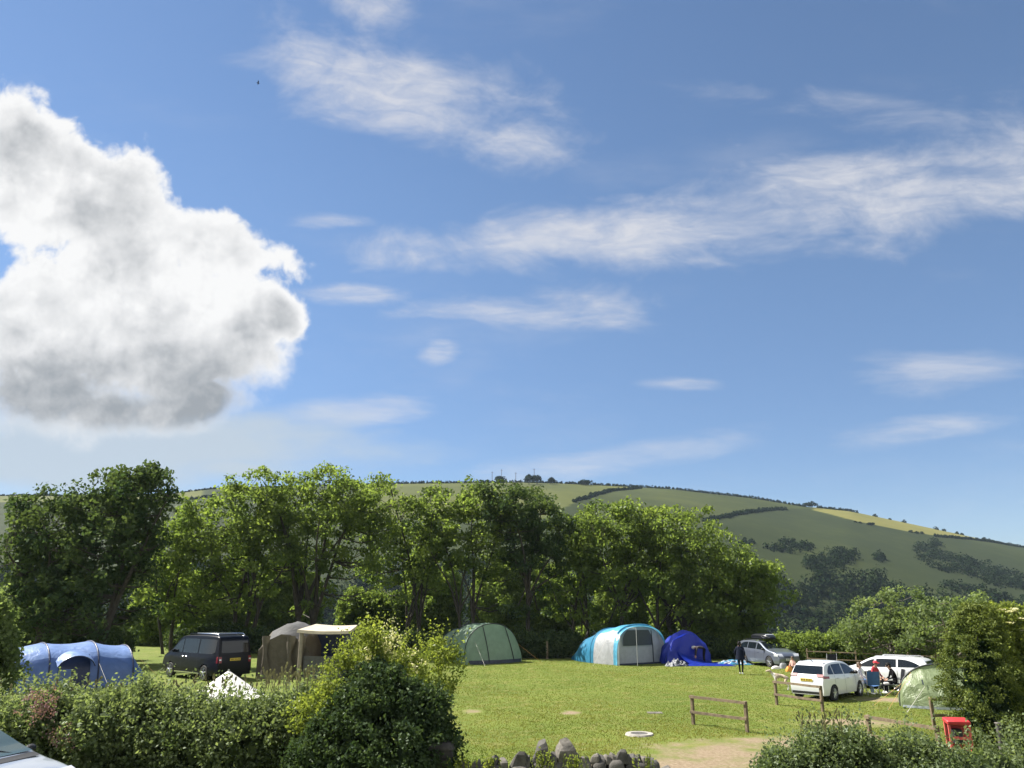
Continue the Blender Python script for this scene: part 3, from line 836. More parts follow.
h1 = hedge('mixed_hedge', 'wild mixed hedge with pink flowers in front of the blue tunnel tent', -50, 135, HY, 26, M_HEDGE, dens=17, leaf=.085, nleaf=38, group=NH, sprigs=320, tsd=.3, tmean=.5, top_tint=.25)
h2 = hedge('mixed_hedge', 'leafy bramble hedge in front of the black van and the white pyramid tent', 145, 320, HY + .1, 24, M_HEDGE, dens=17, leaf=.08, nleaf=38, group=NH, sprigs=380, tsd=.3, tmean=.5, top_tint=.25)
# pink valerian heads in the hedge by the blue tent, dry grass stalks before the awning
def flecks(parent, name, px, py, sx, sy, n, Y, mat, size):
    base = parent.location
    C = np.stack([rng.normal(px, sx, n), rng.normal(py, sy, n)], 1)
    P = []
    for (x, y) in C:
        q = np.array(at(x, y, Y)) - np.array(base); k = 14
        P.append(q + rng.normal(size=(k, 3)) * .055)
    P = np.concatenate(P)
    return quads_mesh(name, leaf_quads(P, size * (.6 + .8 * rng.random(len(P))), None, 0, .7), rng.random(len(P)), mat, parent)
flecks(h1, 'valerian_flowers', 42, 704, 8, 8, 34, HY - 1.0, M_PINK, .045)
flecks(h1, 'valerian_flowers', 60, 735, 8, 9, 12, HY - 1.05, M_PINK, .035)
def stalks(parent, px0, px1, py0, n, Y, hmax, mat=M_STRAW):
    L = []
    for k in range(n):
        x = rng.uniform(px0, px1); q = np.array(at(x, py0 + rng.normal() * 4, Y + rng.normal() * .3)) - np.array(parent.location)
        h = hmax * (.4 + .6 * rng.random()); lx = rng.normal() * .12; w = .008
        L.append([q + (-w, 0, 0), q + (lx * .5 - w, 0, h * .6), q + (lx, 0, h), q + (w + lx * .3, 0, h * .4)])
        for j in range(5):
            c = q + np.array((lx * (.75 + .06 * j), 0, h * (.75 + .06 * j)))
            L.append([c, c + (.022, .01, .02), c + (.004, .0, .06), c + (-.02, -.01, .03)])
    L = np.array(L, float)
    return quads_mesh('seed_stalks', L, rng.random(len(L)), mat, parent)
stalks(h2, 262, 322, 692, 60, HY, .5)
stalks(h2, 150, 262, 692, 30, HY, .3)
stalks(h1, -20, 130, 695, 25, HY, .28)

b = spot(395, 16.6)
def bl_px(px, py, rx, ry, dy, Y, b, ry_depth=None):
    q = at(px, py, Y)
    return (q[0] - b.x, q[1] + dy - b.y, q[2] - b.z, rx * Y / 800, ry_depth or rx * Y / 800 * .8, ry * Y / 831)
ivy = shrub('ivy_mound', 'big dark ivy covered mound ending in a stone gate pier', b, [bl_px(x, y, rx, ry, dy, 16.6, b) for x, y, rx, ry, dy in
    ((350, 740, 38, 42, 0), (385, 715, 40, 40, 0), (395, 760, 60, 50, -.2), (425, 720, 26, 34, 0), (432, 755, 24, 38, 0), (375, 690, 30, 26, .2), (330, 765, 40, 40, 0))], M_IVY, cat='bush', dens=30, leaf=.075, nleaf=40, crad=(.14, .3), inner_mat=M_IVY)
b = spot(352, 17.6)
shrub('hawthorn_bush', 'bright yellow green hawthorn shoots on top of the dark ivy mound', b, [bl_px(x, y, rx, ry, dy, 17.2, b) for x, y, rx, ry, dy in
    ((345, 682, 24, 24, 0), (365, 655, 17, 24, 0), (330, 705, 26, 18, -.3), (372, 640, 10, 12, 0), (390, 665, 18, 17, .2), (310, 715, 20, 16, 0), (350, 660, 12, 16, 0))], M_HAW, dens=22, leaf=.07, nleaf=34, crad=(.12, .28), inner_mat=M_IVY, sprigs=90, stems=5, fill=False)
b = spot(395, 18.6)
t_may = shrub('may_bush', 'may bush with white blossom poking up behind the hawthorn shoots', b, [bl_px(x, y, rx, ry, dy, 18.6, b) for x, y, rx, ry, dy in
    ((385, 655, 22, 18, 0), (400, 672, 24, 20, 0), (375, 645, 16, 15, 0))], M_HAW, dens=15, leaf=.075, nleaf=28, crad=(.14, .28), sprigs=30, stems=4, fill=False)
flecks(t_may, 'blossom', 378, 650, 12, 10, 90, 18.0, M_CREAM, .05)
flecks(t_may, 'blossom', 402, 662, 9, 6, 40, 18.0, M_CREAM, .05)
b = spot(437, 20)
shrub('hawthorn_bush', 'rounded light hawthorn standing alone in front of the green tunnel tent', b, [bl_px(x, y, rx, ry, dy, 20, b) for x, y, rx, ry, dy in
    ((437, 668, 25, 24, 0), (428, 690, 24, 18, 0), (444, 652, 13, 12, 0), (415, 700, 18, 16, 0))], M_HAW, dens=18, leaf=.075, nleaf=30, crad=(.14, .3), tmean=.35, sprigs=40, stems=4, fill=False)
b = spot(-16, 23)
shrub('elder_bush', 'yellowish elder overhanging the open end of the blue tunnel tent', b, [bl_px(x, y, rx, ry, dy, 23, b) for x, y, rx, ry, dy in
    ((-10, 622, 22, 22, 0), (-8, 652, 26, 26, 0), (-25, 640, 30, 30, 0), (-4, 672, 22, 20, 0), (-30, 690, 30, 30, 0))], M_WILLOW, dens=20, leaf=.11, nleaf=32, crad=(.16, .34), sprigs=40, tmean=.35)
profr = [(740, 775), (757, 770), (764, 752), (775, 742), (800, 735), (825, 733), (850, 728), (875, 730), (905, 737), (925, 744), (948, 749), (975, 742), (1000, 752), (1040, 740)]
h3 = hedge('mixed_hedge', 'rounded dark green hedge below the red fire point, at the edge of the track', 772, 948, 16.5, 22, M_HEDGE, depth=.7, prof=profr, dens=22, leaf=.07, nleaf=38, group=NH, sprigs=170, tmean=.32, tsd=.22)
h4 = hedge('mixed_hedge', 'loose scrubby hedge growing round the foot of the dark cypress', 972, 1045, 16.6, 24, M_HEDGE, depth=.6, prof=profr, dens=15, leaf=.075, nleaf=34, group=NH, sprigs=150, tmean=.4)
stalks(h3, 800, 850, 733, 26, 16.4, .4)
# ------------------------------------------------------------------ hedgerows, scrub and woods on the hill
def blob_leaves(C, r, h, n, size):
    d = rng.normal(size=(len(C) * n, 3)); d /= np.linalg.norm(d, axis=1, keepdims=True)
    d[:, 2] = np.abs(d[:, 2]) * 1.1 - .25
    k = (.75 + .3 * rng.random((len(d), 1)))
    P = np.repeat(C, n, 0) + d * k * np.stack([np.repeat(r, n), np.repeat(r, n), np.repeat(h, n)], 1)
    return leaf_quads(P, size * (.6 + .8 * rng.random(len(P))), d, 2.6, .8), d
def far_row(name, label, pts, step, r, h, cat='hedge', group='hedgerows on the hill', mat=None, n=40, size=1.1, jit=1.0, gap=0.0):
    path = [gnd(*p) for p in pts]
    C = []
    for a, b_ in zip(path[:-1], path[1:]):
        L = (b_ - a).length; m = max(1, int(L / step))
        for i in range(m):
            if rng.random() < gap: continue
            q = a.lerp(b_, (i + rng.random()) / m); q.x += rng.normal() * jit; q.y += rng.normal() * jit
            C.append((q.x, q.y, g0(q.x, q.y)))
    C = np.array(C); base = Vector(C[len(C) // 2])
    rr = r * .72 * (.7 + .6 * rng.random(len(C))); hh = .72 * h * (.6 + .7 * rng.random(len(C)))
    Q, d = blob_leaves(C - np.array(base), rr, hh, n, size)
    o = quads_mesh(name, Q, np.clip(rng.normal(.4, .1, len(Q)), 0, 1), mat or M_FAR)
    o.location = base
    return tag(o, label, cat, group)
far_row('hedgerow', 'long dark hedgerow along the skyline of the hill', [(395, 484), (520, 482.6), (600, 485.5), (640, 487.2), (700, 492.5), (760, 499.5), (806, 505.8)], 1.21, 2.0, 3.6)
far_row('hedgerow', 'short thick hedgerow on the crest just past the round lone tree', [(816, 507), (840, 508.5), (857, 511)], 1.10, 2.0, 3.5)
far_row('hedgerow', 'dark diagonal hedgerow between the two highest pastures', [(574, 502), (590, 497.5), (612, 491), (640, 488.6)], 1.21, 2.2, 3.5)
far_row('hedgerow', 'uneven hedgerow crossing the pasture below the round lone tree', [(705, 522), (725, 517.5), (745, 513), (765, 510.5), (785, 509.5)], 1.21, 2.6, 3.6)
far_row('hedgerow', 'dark bushy hedgerow at the low end of the golden strip', [(935, 536.5), (960, 538.5), (990, 542), (1024, 546)], 1.10, 2.2, 3.0)
far_row('hedgerow', 'dark hedgerow below the distant pasture beyond the sycamores', [(140, 503), (165, 502), (190, 500), (215, 497)], 1.32, 3.0, 4.0)
far_row('hedgerow', 'faint hedgerow on the skyline beyond the sycamores', [(-20, 496.5), (60, 496), (150, 495.2), (205, 490), (300, 487), (395, 484.5)], 1.65, 2, 2.6)
def bushes(label, pts, step, r, h, group, gap):
    path = [gnd(*p) for p in pts]
    for a, b_ in zip(path[:-1], path[1:]):
        m = max(1, int((b_ - a).length / step))
        for i in range(m):
            if rng.random() < gap: continue
            q = a.lerp(b_, (i + rng.random()) / m); k = .6 + .8 * rng.random()
            q = Vector((q.x, q.y + rng.normal(), 0)); q.z = g0(q.x, q.y)
            Q, d = blob_leaves(np.array([[0, 0, 0.0], [.8, .2, 0]]), np.full(2, r * k), np.full(2, h * k), 40, 1.1)
            o = quads_mesh('thorn_bush', Q, np.clip(rng.normal(.4, .25, len(Q)), 0, 1), M_FAR); o.location = q
            tag(o, label, 'bush', group, 'thing')
bushes('small thorn bush of the sparse line on the falling skyline', [(865, 512.5), (900, 520), (940, 529), (985, 539), (1040, 549)], 7, 1.7, 2.3, 'thorn bushes on the skyline', .4)
bushes('tiny thorn bush under the golden strip of pasture', [(840, 520), (870, 525.5), (905, 532), (930, 535.5)], 8, 1.4, 1.7, 'thorn bushes under the golden strip', .5)
SG = 'scrub patches on the hill'
def patch(label, poly, n, r, h, name='scrub_patch', group=SG, size=1.2, nl=34, cat='scrub'):
    xs = [p[0] for p in poly]; ysx = [p[1] for p in poly]; C = []
    tries = 0
    while len(C) < n and tries < n * 60:
        tries += 1
        x, y = rng.uniform(min(xs), max(xs)), rng.uniform(min(ysx), max(ysx))
        if not in_poly(np.array([x]), np.array([y]), poly)[0]: continue
        q = gnd(x, y)
        if q.y < 120: continue
        C.append(tuple(q))
    C = np.array(C); base = Vector(C.mean(0)); base.z = g0(base.x, base.y)
    Q, d = blob_leaves(C - np.array(base), r * (.6 + .8 * rng.random(len(C))), h * (.6 + .7 * rng.random(len(C))), nl, size)
    o = quads_mesh(name, Q, np.clip(rng.normal(.35, .1, len(Q)), 0, 1), M_FAR); o.location = base
    return tag(o, label, cat, group)
patch('long flat patch of dark scrub halfway down the hill', [(765, 546), (790, 541), (815, 546), (812, 551), (790, 553), (768, 551)], 45, 2.6, 3.4)
patch('tiny scrub patch next to the tree tops, left of the flat scrub patch', [(738, 542), (752, 541), (752, 545), (738, 546)], 10, 2.0, 2.4)
patch('dark thicket stepping down the hill under the flat scrub patch', [(806, 562), (828, 553), (856, 550), (862, 556), (850, 566), (825, 574), (806, 572)], 95, 3.0, 4.5)
patch('small round thicket alone on the open slope', [(874, 556), (884, 555), (886, 560), (876, 563)], 14, 2.6, 3.6)
patch('dark wood edge climbing the hill above the cypress', [(914, 549), (935, 540), (942, 543), (936, 553), (955, 558), (985, 563), (1015, 572), (1045, 580), (1045, 592), (1000, 588), (965, 577), (935, 570), (914, 560)], 240, 3.4, 5.0)
patch('ragged scrub strip below the dark wood edge', [(940, 583), (965, 586), (990, 592), (1000, 600), (960, 594), (940, 590)], 30, 3.0, 3.6)
# skyline trees
FT = 'far trees on the skyline'
def far_tree(label, px, py_base, r_px, h_px, Y=YR - 6, n=230):
    q = gnd(px, py_base) if py_base else spot(px, Y)
    t = thing('far_tree', label, 'tree', q, 0, FT)
    s = q.y / 810.0; r, h = r_px * s, h_px * s
    C = np.array([(rng.normal() * r * .4, rng.normal() * r * .4, h * (.38 + .25 * rng.random())) for _ in range(7)])
    Q, d = blob_leaves(C, np.full(7, r * .62), np.full(7, h * .48), n // 3, 1.1)
    quads_mesh('crown', Q, np.clip(rng.normal(.35, .25, len(Q)), 0, 1), M_FAR, t)
    MB().tube([(0, 0, -.5), (0, 0, h * .5)], [.4, .25], 6).build('trunk', M_BARK, t)
    return t
far_tree('round lone tree where the skyline hedge meets the golden strip', 812, 508, 8, 6.5)
far_tree('largest far tree in the clump on top of the hill', 529, 484.5, 7, 11)
far_tree('second far tree of the hilltop clump, touching the largest', 537, 484.5, 7, 10)
far_tree('lower far tree of the hilltop clump, nearest the open field', 550, 484.5, 6, 7)
far_tree('low wide far tree standing apart on the hilltop hedge', 586, 485.5, 8, 6)
far_tree('far tree on the hilltop seen just over the dense ash', 500, 484.5, 7, 9)
far_tree('smallest far bush on the golden strip', 871, 525.5, 3, 3)
# poles on the hilltop
M_POLE = pmat('pole_wood', (.10, .085, .07), .8)
for k, (px, h, lab) in enumerate(((491, 10, 'thin utility pole nearest the ash tops on the hill'), (516, 9, 'thin utility pole just before the hilltop tree clump'), (535.5, 13, 'utility pole rising out of the hilltop tree clump'), (501, 12, 'utility pole above the far tree over the dense ash'))):
    q = spot(px, YR - 3); t = thing('utility_pole', lab, 'pole', q, 0, 'utility poles on the hilltop')
    MB().tube([(0, 0, -.3), (0, 0, h)], [.28, .2], 8).build('pole', M_POLE, t)
    MB().box((0, 0, h - .7), (2.2, .15, .18)).build('crossarm', M_POLE, t)
# the valley woods: one far mass
N = 2300; C = []
while len(C) < N:
    Y = 175 + 230 * rng.random() ** 1.0
    X = rng.uniform(-.72, .78) * Y
    z = g0(X, Y)
    px, py = to_px(X, Y, z)
    edge = 572 + 12 * math.sin(X / 18.0) + 8 * math.sin(X / 7.0 + 1)
    if px > 900: edge = 592 + 8 * math.sin(X / 15.0)
    if py < edge: continue
    C.append((X, Y, z))
C = np.array(C)
hgt = 5.5 + 5 * rng.random(N); rad = 3.0 + 1.8 * rng.random(N)
C[:, 2] += hgt * .35
d = rng.normal(size=(N * 110, 3)); d /= np.linalg.norm(d, axis=1, keepdims=True)
cl = 1 + .25 * np.sin(d[:, 0] * 5 + np.repeat(rng.random(N) * 6, 110)) * np.sin(d[:, 2] * 5 + d[:, 1] * 4)
P = np.repeat(C, 110, 0) + d * (cl * (.8 + .25 * rng.random(len(d))))[:, None] * np.stack([np.repeat(rad, 110), np.repeat(rad, 110), np.repeat(hgt * .6, 110)], 1)
wood = quads_mesh('woodland', leaf_quads(P, 1.35 * (.6 + .8 * rng.random(len(P))), d, 2.2, .8), np.clip(np.repeat(rng.normal(.4, .3, N), 110) + rng.normal(0, .12, len(P)), 0, 1), M_FAR)
tag(wood, 'dark woodland filling the valley below the hill', 'woodland', kind='stuff')

# short grass on the field: far too many blades to count
NB = 210000
Y = 19 + 39 * rng.random(NB) ** 1.35
X = (rng.random(NB) * 1.25 - .28) * .62 * Y
keep = np.ones(NB, bool)
for (sx, sy, rx, ry) in SOIL:
    keep &= ((X - sx) / rx) ** 2 + ((Y - sy) / ry) ** 2 > .45 + .5 * rng.random(NB)
X, Y = X[keep], Y[keep]; n = len(X)
dn = np.zeros(n)
for k in range(14):
    th = rng.random() * 6.28; fr = .25 * 1.35 ** k; dn += np.sin((X * math.cos(th) + Y * math.sin(th)) * fr + rng.random() * 6.28) * .75 / (1 + .12 * k)
dn = np.clip(dn * .7, -2, 2)
hgt = (.012 + .024 * rng.random(n)) * (1 + .2 * dn); a = rng.random(n) * 6.28; w = .008 + .012 * rng.random(n)
Z = T(X, Y); lx, ly = rng.normal(size=n) * .02, rng.normal(size=n) * .02
V = np.stack([np.stack([X - np.cos(a) * w, Y - np.sin(a) * w, Z - .004], 1), np.stack([X + np.cos(a) * w, Y + np.sin(a) * w, Z - .004], 1),
              np.stack([X + lx + np.cos(a) * w * .4, Y + ly, Z + hgt], 1), np.stack([X + lx - np.cos(a) * w * .4, Y + ly, Z + hgt], 1)], 1)
worn = np.zeros(n)
for px, py, rx, ry in ((760, 735, 3.2, 3.0), (850, 715, 3.5, 3.0), (620, 745, 4.0, 1.3), (520, 742, 3.0, 1.2), (600, 700, 2.0, 3.0), (900, 700, 3, 3), (690, 690, 1.2, 6.0), (480, 725, 1.5, 3.0)):
    p = gnd(px, py); worn += .45 * np.clip(1.3 - np.sqrt(((X - p.x) / rx) ** 2 + ((Y - p.y) / ry) ** 2), 0, 1)
M_BLADE = leafmat('grass_blades', (.080, .118, .017), (.190, .190, .052), .35, 1.5, .01, .5)
grass = quads_mesh('grass', V, np.clip(.40 + .30 * dn + rng.normal(0, .05, n) + worn, 0, 1), M_BLADE)
tag(grass, 'short sunlit grass on the camping field', 'grass', kind='stuff')
# ------------------------------------------------------------------ vehicles
def paint(name, col, metal=0.0, rough=.28):
    return pmat(name, col, rough, metal, .5, .04, 1.5, coat=.8)
M_WHITE = paint('white_car_paint', (.62, .63, .64))
M_BLACK = pmat('black_car_paint', (.003, .0035, .007), .3, 0, .16, .04, 1.5, coat=.06)
M_GREY = paint('grey_car_paint', (.15, .17, .21), .55, .3)
M_SILVER = paint('silver_blue_paint', (.36, .40, .46), .5, .28)
M_GLASS = pmat('car_glass', (.006, .009, .012), .05, 0, .5, .05, 1)
M_GLASSL = pmat('tinted_windscreen', (.05, .075, .075), .05, 0, .9, .05, 1)
M_TRIM = pmat('black_trim', (.012, .012, .013), .55, var=.1)
M_TYRE = pmat('tyre_rubber', (.018, .018, .018), .85, var=.2)
M_RIM = pmat('alloy', (.50, .51, .53), .3, .8, var=.05)
M_RED = pmat('tail_lamp_red', (.16, .008, .01), .2, 0, .6, .1)
M_LENS = pmat('lamp_lens', (.55, .57, .6), .12, .3, .7, .05)
M_CHROME = pmat('chrome', (.6, .6, .62), .15, 1.0, var=.02)
M_PLATE_Y = pmat('yellow_plate', (.62, .44, .04), .5, var=.05)
M_PLATE_W = pmat('white_plate', (.7, .7, .66), .5, var=.05)

def chaikin(p, n=2):
    for _ in range(n):
        q = [p[0]]
        for a, b in zip(p[:-1], p[1:]):
            q.append(tuple(.75 * u + .25 * v for u, v in zip(a, b))); q.append(tuple(.25 * u + .75 * v for u, v in zip(a, b)))
        q.append(p[-1]); p = q
    return p

class Car:
    """Body skin from a side profile (front to rear), belt line and plan taper; panels are laid on that skin."""
    def __init__(s, prof, W, belt, roofw=.74, wb=(1.25, -1.25), wr=.31, sill=.24, taper=.13):
        p = chaikin([tuple(map(float, q)) for q in prof], 2)
        d = [p[0]]
        for a, b in zip(p[:-1], p[1:]):
            m = max(1, int(math.hypot(b[0] - a[0], b[1] - a[1]) / .05))
            for i in range(1, m + 1): d.append((a[0] + (b[0] - a[0]) * i / m, a[1] + (b[1] - a[1]) * i / m))
        s.p = d; s.W = W; s.beltpts = belt; s.rw = roofw; s.wb = wb; s.wr = wr; s.sill = sill; s.tp = taper
        s.H = max(q[1] for q in d); s.x0 = max(q[0] for q in d); s.x1 = min(q[0] for q in d)
        s.xs = np.array([q[0] for q in d]); s.zs = np.array([q[1] for q in d])
    def belt(s, x):
        b = s.beltpts
        return float(np.interp(-x, [-q[0] for q in b], [q[1] for q in b]))
    def ztop(s, x):
        o = np.argsort(s.xs, kind='stable')
        return float(np.interp(x, s.xs[o], s.zs[o]))
    def hw(s, x, z):
        mid = (s.x0 + s.x1) / 2; hl = (s.x0 - s.x1) / 2
        u = min(1, abs(x - mid) / hl)
        t = 1 - s.tp * u ** 5 - .03 * u * u
        b = s.belt(x)
        k = np.interp(z, [0, .2, .45, b - .12, b, s.H], [.90, .955, 1.0, .985, .95, s.rw])
        return s.W / 2 * t * float(k)
    def zbot(s, x):
        zb = s.sill
        for c in s.wb:
            r = s.wr + .055
            if abs(x - c) < r: zb = max(zb, s.wr + math.sqrt(r * r - (x - c) ** 2))
        return zb
    def body(s, mat, parent):
        rows = []
        for x, z in s.p:
            zb = min(s.zbot(x), z - .01) if z > s.sill + .02 else z - .005
            rr = min(.075, (z - zb) * .35)
            side = [zb + (z - rr - zb) * i / 12 for i in range(13)]
            half = [(s.hw(x, q), q) for q in side]
            w = s.hw(x, z - rr)
            half += [(w - rr * .18, z - rr * .45), (w - rr * .6, z - rr * .1), (w - rr * 1.3, z), (w * .5, z + .012), (0, z + .016)]
            rows.append([(x, -y, q) for y, q in half] + [(x, y, q) for y, q in half[-2::-1]])
        b = MB(); b.grid(rows)
        nc = len(rows[0])
        b.f.append(tuple(range(nc))); b.mi.append(0)
        b.f.append(tuple((len(rows) - 1) * nc + i for i in range(nc - 1, -1, -1))); b.mi.append(0)
        return b.build('body', mat, parent, smooth=50)
    def under(s, parent):
        b = MB(); b.box(((s.x0 + s.x1) / 2, 0, s.sill + .16), (s.x0 - s.x1 - .3, s.W * .76, .36), bev=.05)
        return b.build('underbody', M_TRIM, parent)
    def side(s, xa, xb, side, zlo, zhi, off=.006, n=14, m=4):
        rows = []
        for i in range(n + 1):
            x = xa + (xb - xa) * i / n
            lo = zlo(x); hi = max(lo + .004, zhi(x))
            rows.append([(x, side * (s.hw(x, lo + (hi - lo) * j / m) + off), lo + (hi - lo) * j / m) for j in range(m + 1)])
        return rows
    def endgrid(s, front, za, zb, ya=-1, yb=1, off=.006, frac=True, m=10, xlim=None):
        """Patch on the front or rear face (or on screen and tailgate) between two heights."""
        top = int(np.argmax(s.zs + (0 if front else 0)))
        idx = [i for i in range(len(s.p)) if (i <= top if front else i >= top) and za <= s.zs[i] <= zb and (xlim is None or xlim[0] <= s.xs[i] <= xlim[1])]
        if not front: pass
        rows = []
        for i in idx:
            a = Vector((s.xs[max(i - 1, 0)], s.zs[max(i - 1, 0)])); b_ = Vector((s.xs[min(i + 1, len(s.p) - 1)], s.zs[min(i + 1, len(s.p) - 1)]))
            t = (b_ - a).normalized(); nrm = Vector((t.y, -t.x)) if True else t
            if nrm.y < 0 and abs(nrm.y) > .3: nrm = -nrm
            if abs(nrm.y) <= .3 and ((nrm.x < 0) == front): nrm = -nrm
            w = s.hw(s.xs[i], s.zs[i]) if frac else 1
            e = off + .016
            rows.append([(s.xs[i] + nrm.x * e, w * (ya + (yb - ya) * j / m), s.zs[i] + nrm.y * e) for j in range(m + 1)])
        return rows
    def wheels(s, parent, track=None, spokes=5):
        tr = track or s.W / 2 - .11
        for cx in s.wb:
            for sd in (-1, 1):
                b = MB(); r = s.wr
                b.lathe_y((cx, sd * tr, r), [(r * .66, -.1), (r * .93, -.1), (r, -.07), (r, .07), (r * .93, .1), (r * .66, .1), (r * .66, -.1)], 28)
                w = b.build('wheel', M_TYRE, parent, smooth=40)
                b = MB(); c = (cx, sd * tr, r)
                b.lathe_y(c, [(r * .67, sd * .085), (r * .62, sd * .092), (r * .58, sd * .05)], 28)
                for k in range(spokes):
                    a = 2 * math.pi * k / spokes + .3
                    b.tube([(c[0], c[1] + sd * .075, c[2]), (c[0] + math.cos(a) * r * .62, c[1] + sd * .08, c[2] + math.sin(a) * r * .62)], [.042, .032], 5)
                b.lathe_y(c, [(.001, sd * .1), (.055, sd * .098), (.06, sd * .06)], 12)
                b.build('rim', M_RIM, w, smooth=40)
                b = MB(); b.lathe_y(c, [(.001, sd * .028), (r * .62, sd * .03)], 24); b.build('brake_disc', M_TRIM, w)
    def windows(s, parent, spans, mat=M_GLASS, top=.10, tail=None, lift=.035):
        for sd in (-1, 1):
            for k, (xa, xb) in enumerate(spans):
                def zhi(x):
                    z = min(s.ztop(x) - top * .9, s.H - top)
                    if tail and x < tail[0]:
                        u = (tail[0] - x) / (tail[0] - tail[1])
                        z = min(z, s.H - top - (s.H - top - s.belt(x) - lift) * min(1, u) ** 2.2)
                    return z
                b = MB(); b.grid(s.side(xa, xb, sd, lambda x: s.belt(x) + lift, zhi))
                b.build('side_window', mat, parent, smooth=60)
    def patch(s, name, rows, mat, parent):
        if len(rows) < 2: return None
        return MB().grid(rows).build(name, mat, parent, smooth=60)
    def mirrors(s, x, mat, parent):
        z = s.belt(x) + .07
        for sd in (-1, 1):
            y = sd * (s.hw(x, z) + .09)
            b = MB(); b.box((x, y, z + .02), (.12, .20, .14), bev=.04)
            o = b.build('door_mirror', mat, parent, smooth=50)
            b = MB(); b.box((x, sd * (s.hw(x, z) + .01), z - .03), (.06, .07, .04)); b.build('mirror_stalk', M_TRIM, o)
    def handles(s, xs, mat, parent):
        for sd in (-1, 1):
            for x in xs:
                z = s.belt(x) - .13
                MB().box((x, sd * (s.hw(x, z) + .014), z), (.2, .03, .035), bev=.012).build('door_handle', mat, parent)
    def seams(s, xs, parent):
        b = MB()
        for sd in (-1, 1):
            for x in xs:
                rows = s.side(x - .007, x + .007, sd, lambda q: max(s.zbot(q), s.sill + .06), lambda q: s.belt(q) - .01, off=.003, n=1, m=8)
                b.grid(rows)
        b.build('door_gap', M_TRIM, parent)
    def shut(s, name, xa, xb, za, zb, mat, parent, off=.008):
        for sd in (-1, 1):
            MB().grid(s.side(xa, xb, sd, lambda x: za(x) if callable(za) else za, lambda x: zb(x) if callable(zb) else zb, off=off, n=6)).build(name, mat, parent, smooth=60)
    def plate(s, rear, z, mat, parent, blank=True):
        x = None
        top = int(np.argmax(s.zs))
        rng_ = range(top, len(s.p)) if rear else range(0, top)
        x = min((s.p[i] for i in rng_), key=lambda q: abs(q[1] - z))[0]
        sg = -1 if rear else 1
        o = MB().box((x + sg * .03, 0, z), (.02, .52, .11)).build('number_plate', mat, parent)
        b = MB()
        for k in range(7):
            y = (k - 3) * .065 + (.012 if k > 3 else -.012)
            b.box((x + sg * .0415, y, z), (.004, .035, .065))
        b.build('plate_characters', M_TRIM, o)

def place_car(root, heading, pos, z=None):
    root.location = (pos[0], pos[1], g0(pos[0], pos[1]) if z is None else z)
    root.rotation_euler = (0, 0, heading)

# black van, three quarters from behind
van = thing('van', 'black panel van with yellow rear plate parked beside the brown awning', 'van')
c = Car([(2.42, .28), (2.46, .5), (2.42, .85), (2.22, 1.06), (1.72, 1.2), (1.1, 1.72), (.9, 1.86), (.5, 1.93), (-1, 1.96), (-2.1, 1.94), (-2.3, 1.86), (-2.38, 1.35), (-2.46, .95), (-2.47, .5), (-2.44, .28)], 1.9,
        [(2.5, 1.0), (1.6, 1.12), (-2.5, 1.12)], roofw=.84, wb=(1.55, -1.45), wr=.33, taper=.07)
c.body(M_BLACK, van); c.under(van); c.wheels(van)
c.windows(van, [(1.45, .62), (.55, -.75), (-.85, -2.15)], top=.17)
c.patch('windscreen', c.endgrid(True, 1.24, 1.82, -.88, .88), M_GLASS, van)
c.patch('rear_window', c.endgrid(False, 1.18, 1.74, -.86, .86), M_GLASS, van)
c.mirrors(1.25, M_BLACK, van); c.handles((.5, .2), M_CHROME, van); c.seams((.58, -.8), van)
for sd in (-1, 1):
    o = c.patch('tail_lamp', c.endgrid(False, .78, 1.06, sd * .80, sd * .97, m=4), M_RED, van)
    c.patch('lamp_lens', c.endgrid(False, .86, .97, sd * .83, sd * .95, off=.012, m=3), M_LENS, o)
c.shut('tail_lamp_side', -2.44, -2.33, .78, 1.06, M_RED, van)
c.plate(True, .92, M_PLATE_Y, van)
b = MB(); b.lathe_y((0, 0, 0), [(.001, .0), (.07, .0), (.075, -.012)], 20)
o = b.build('round_badge', M_CHROME, van); o.location = (-2.415, 0, 1.12); o.rotation_euler = (0, 0, math.pi / 2)
c.patch('rear_bumper', c.endgrid(False, .34, .62, -.95, .95, off=.01), M_BLACK, van)
c.patch('bumper_strip', c.endgrid(False, .64, .67, -.4, .4, off=.016), M_CHROME, van)
b = MB()
for sd in (-1, 1): b.tube([(.5, sd * .66, 1.94), (.4, sd * .66, 2.0), (-1.9, sd * .66, 2.02), (-2.05, sd * .66, 1.94)], .02, 6)
b.build('roof_rail', M_CHROME, van)
b = MB(); b.box((-.75, 0, 2.0), (1.9, 1.0, .07), bev=.03); b.build('pop_top_roof', M_GREY, van)
for sd in (-1, 1): MB().box((0, sd * .945, .30), (2.2, .02, .05)).build('sill_trim', M_CHROME, van)
p = spot(208, 39.0); place_car(van, R(141), p)

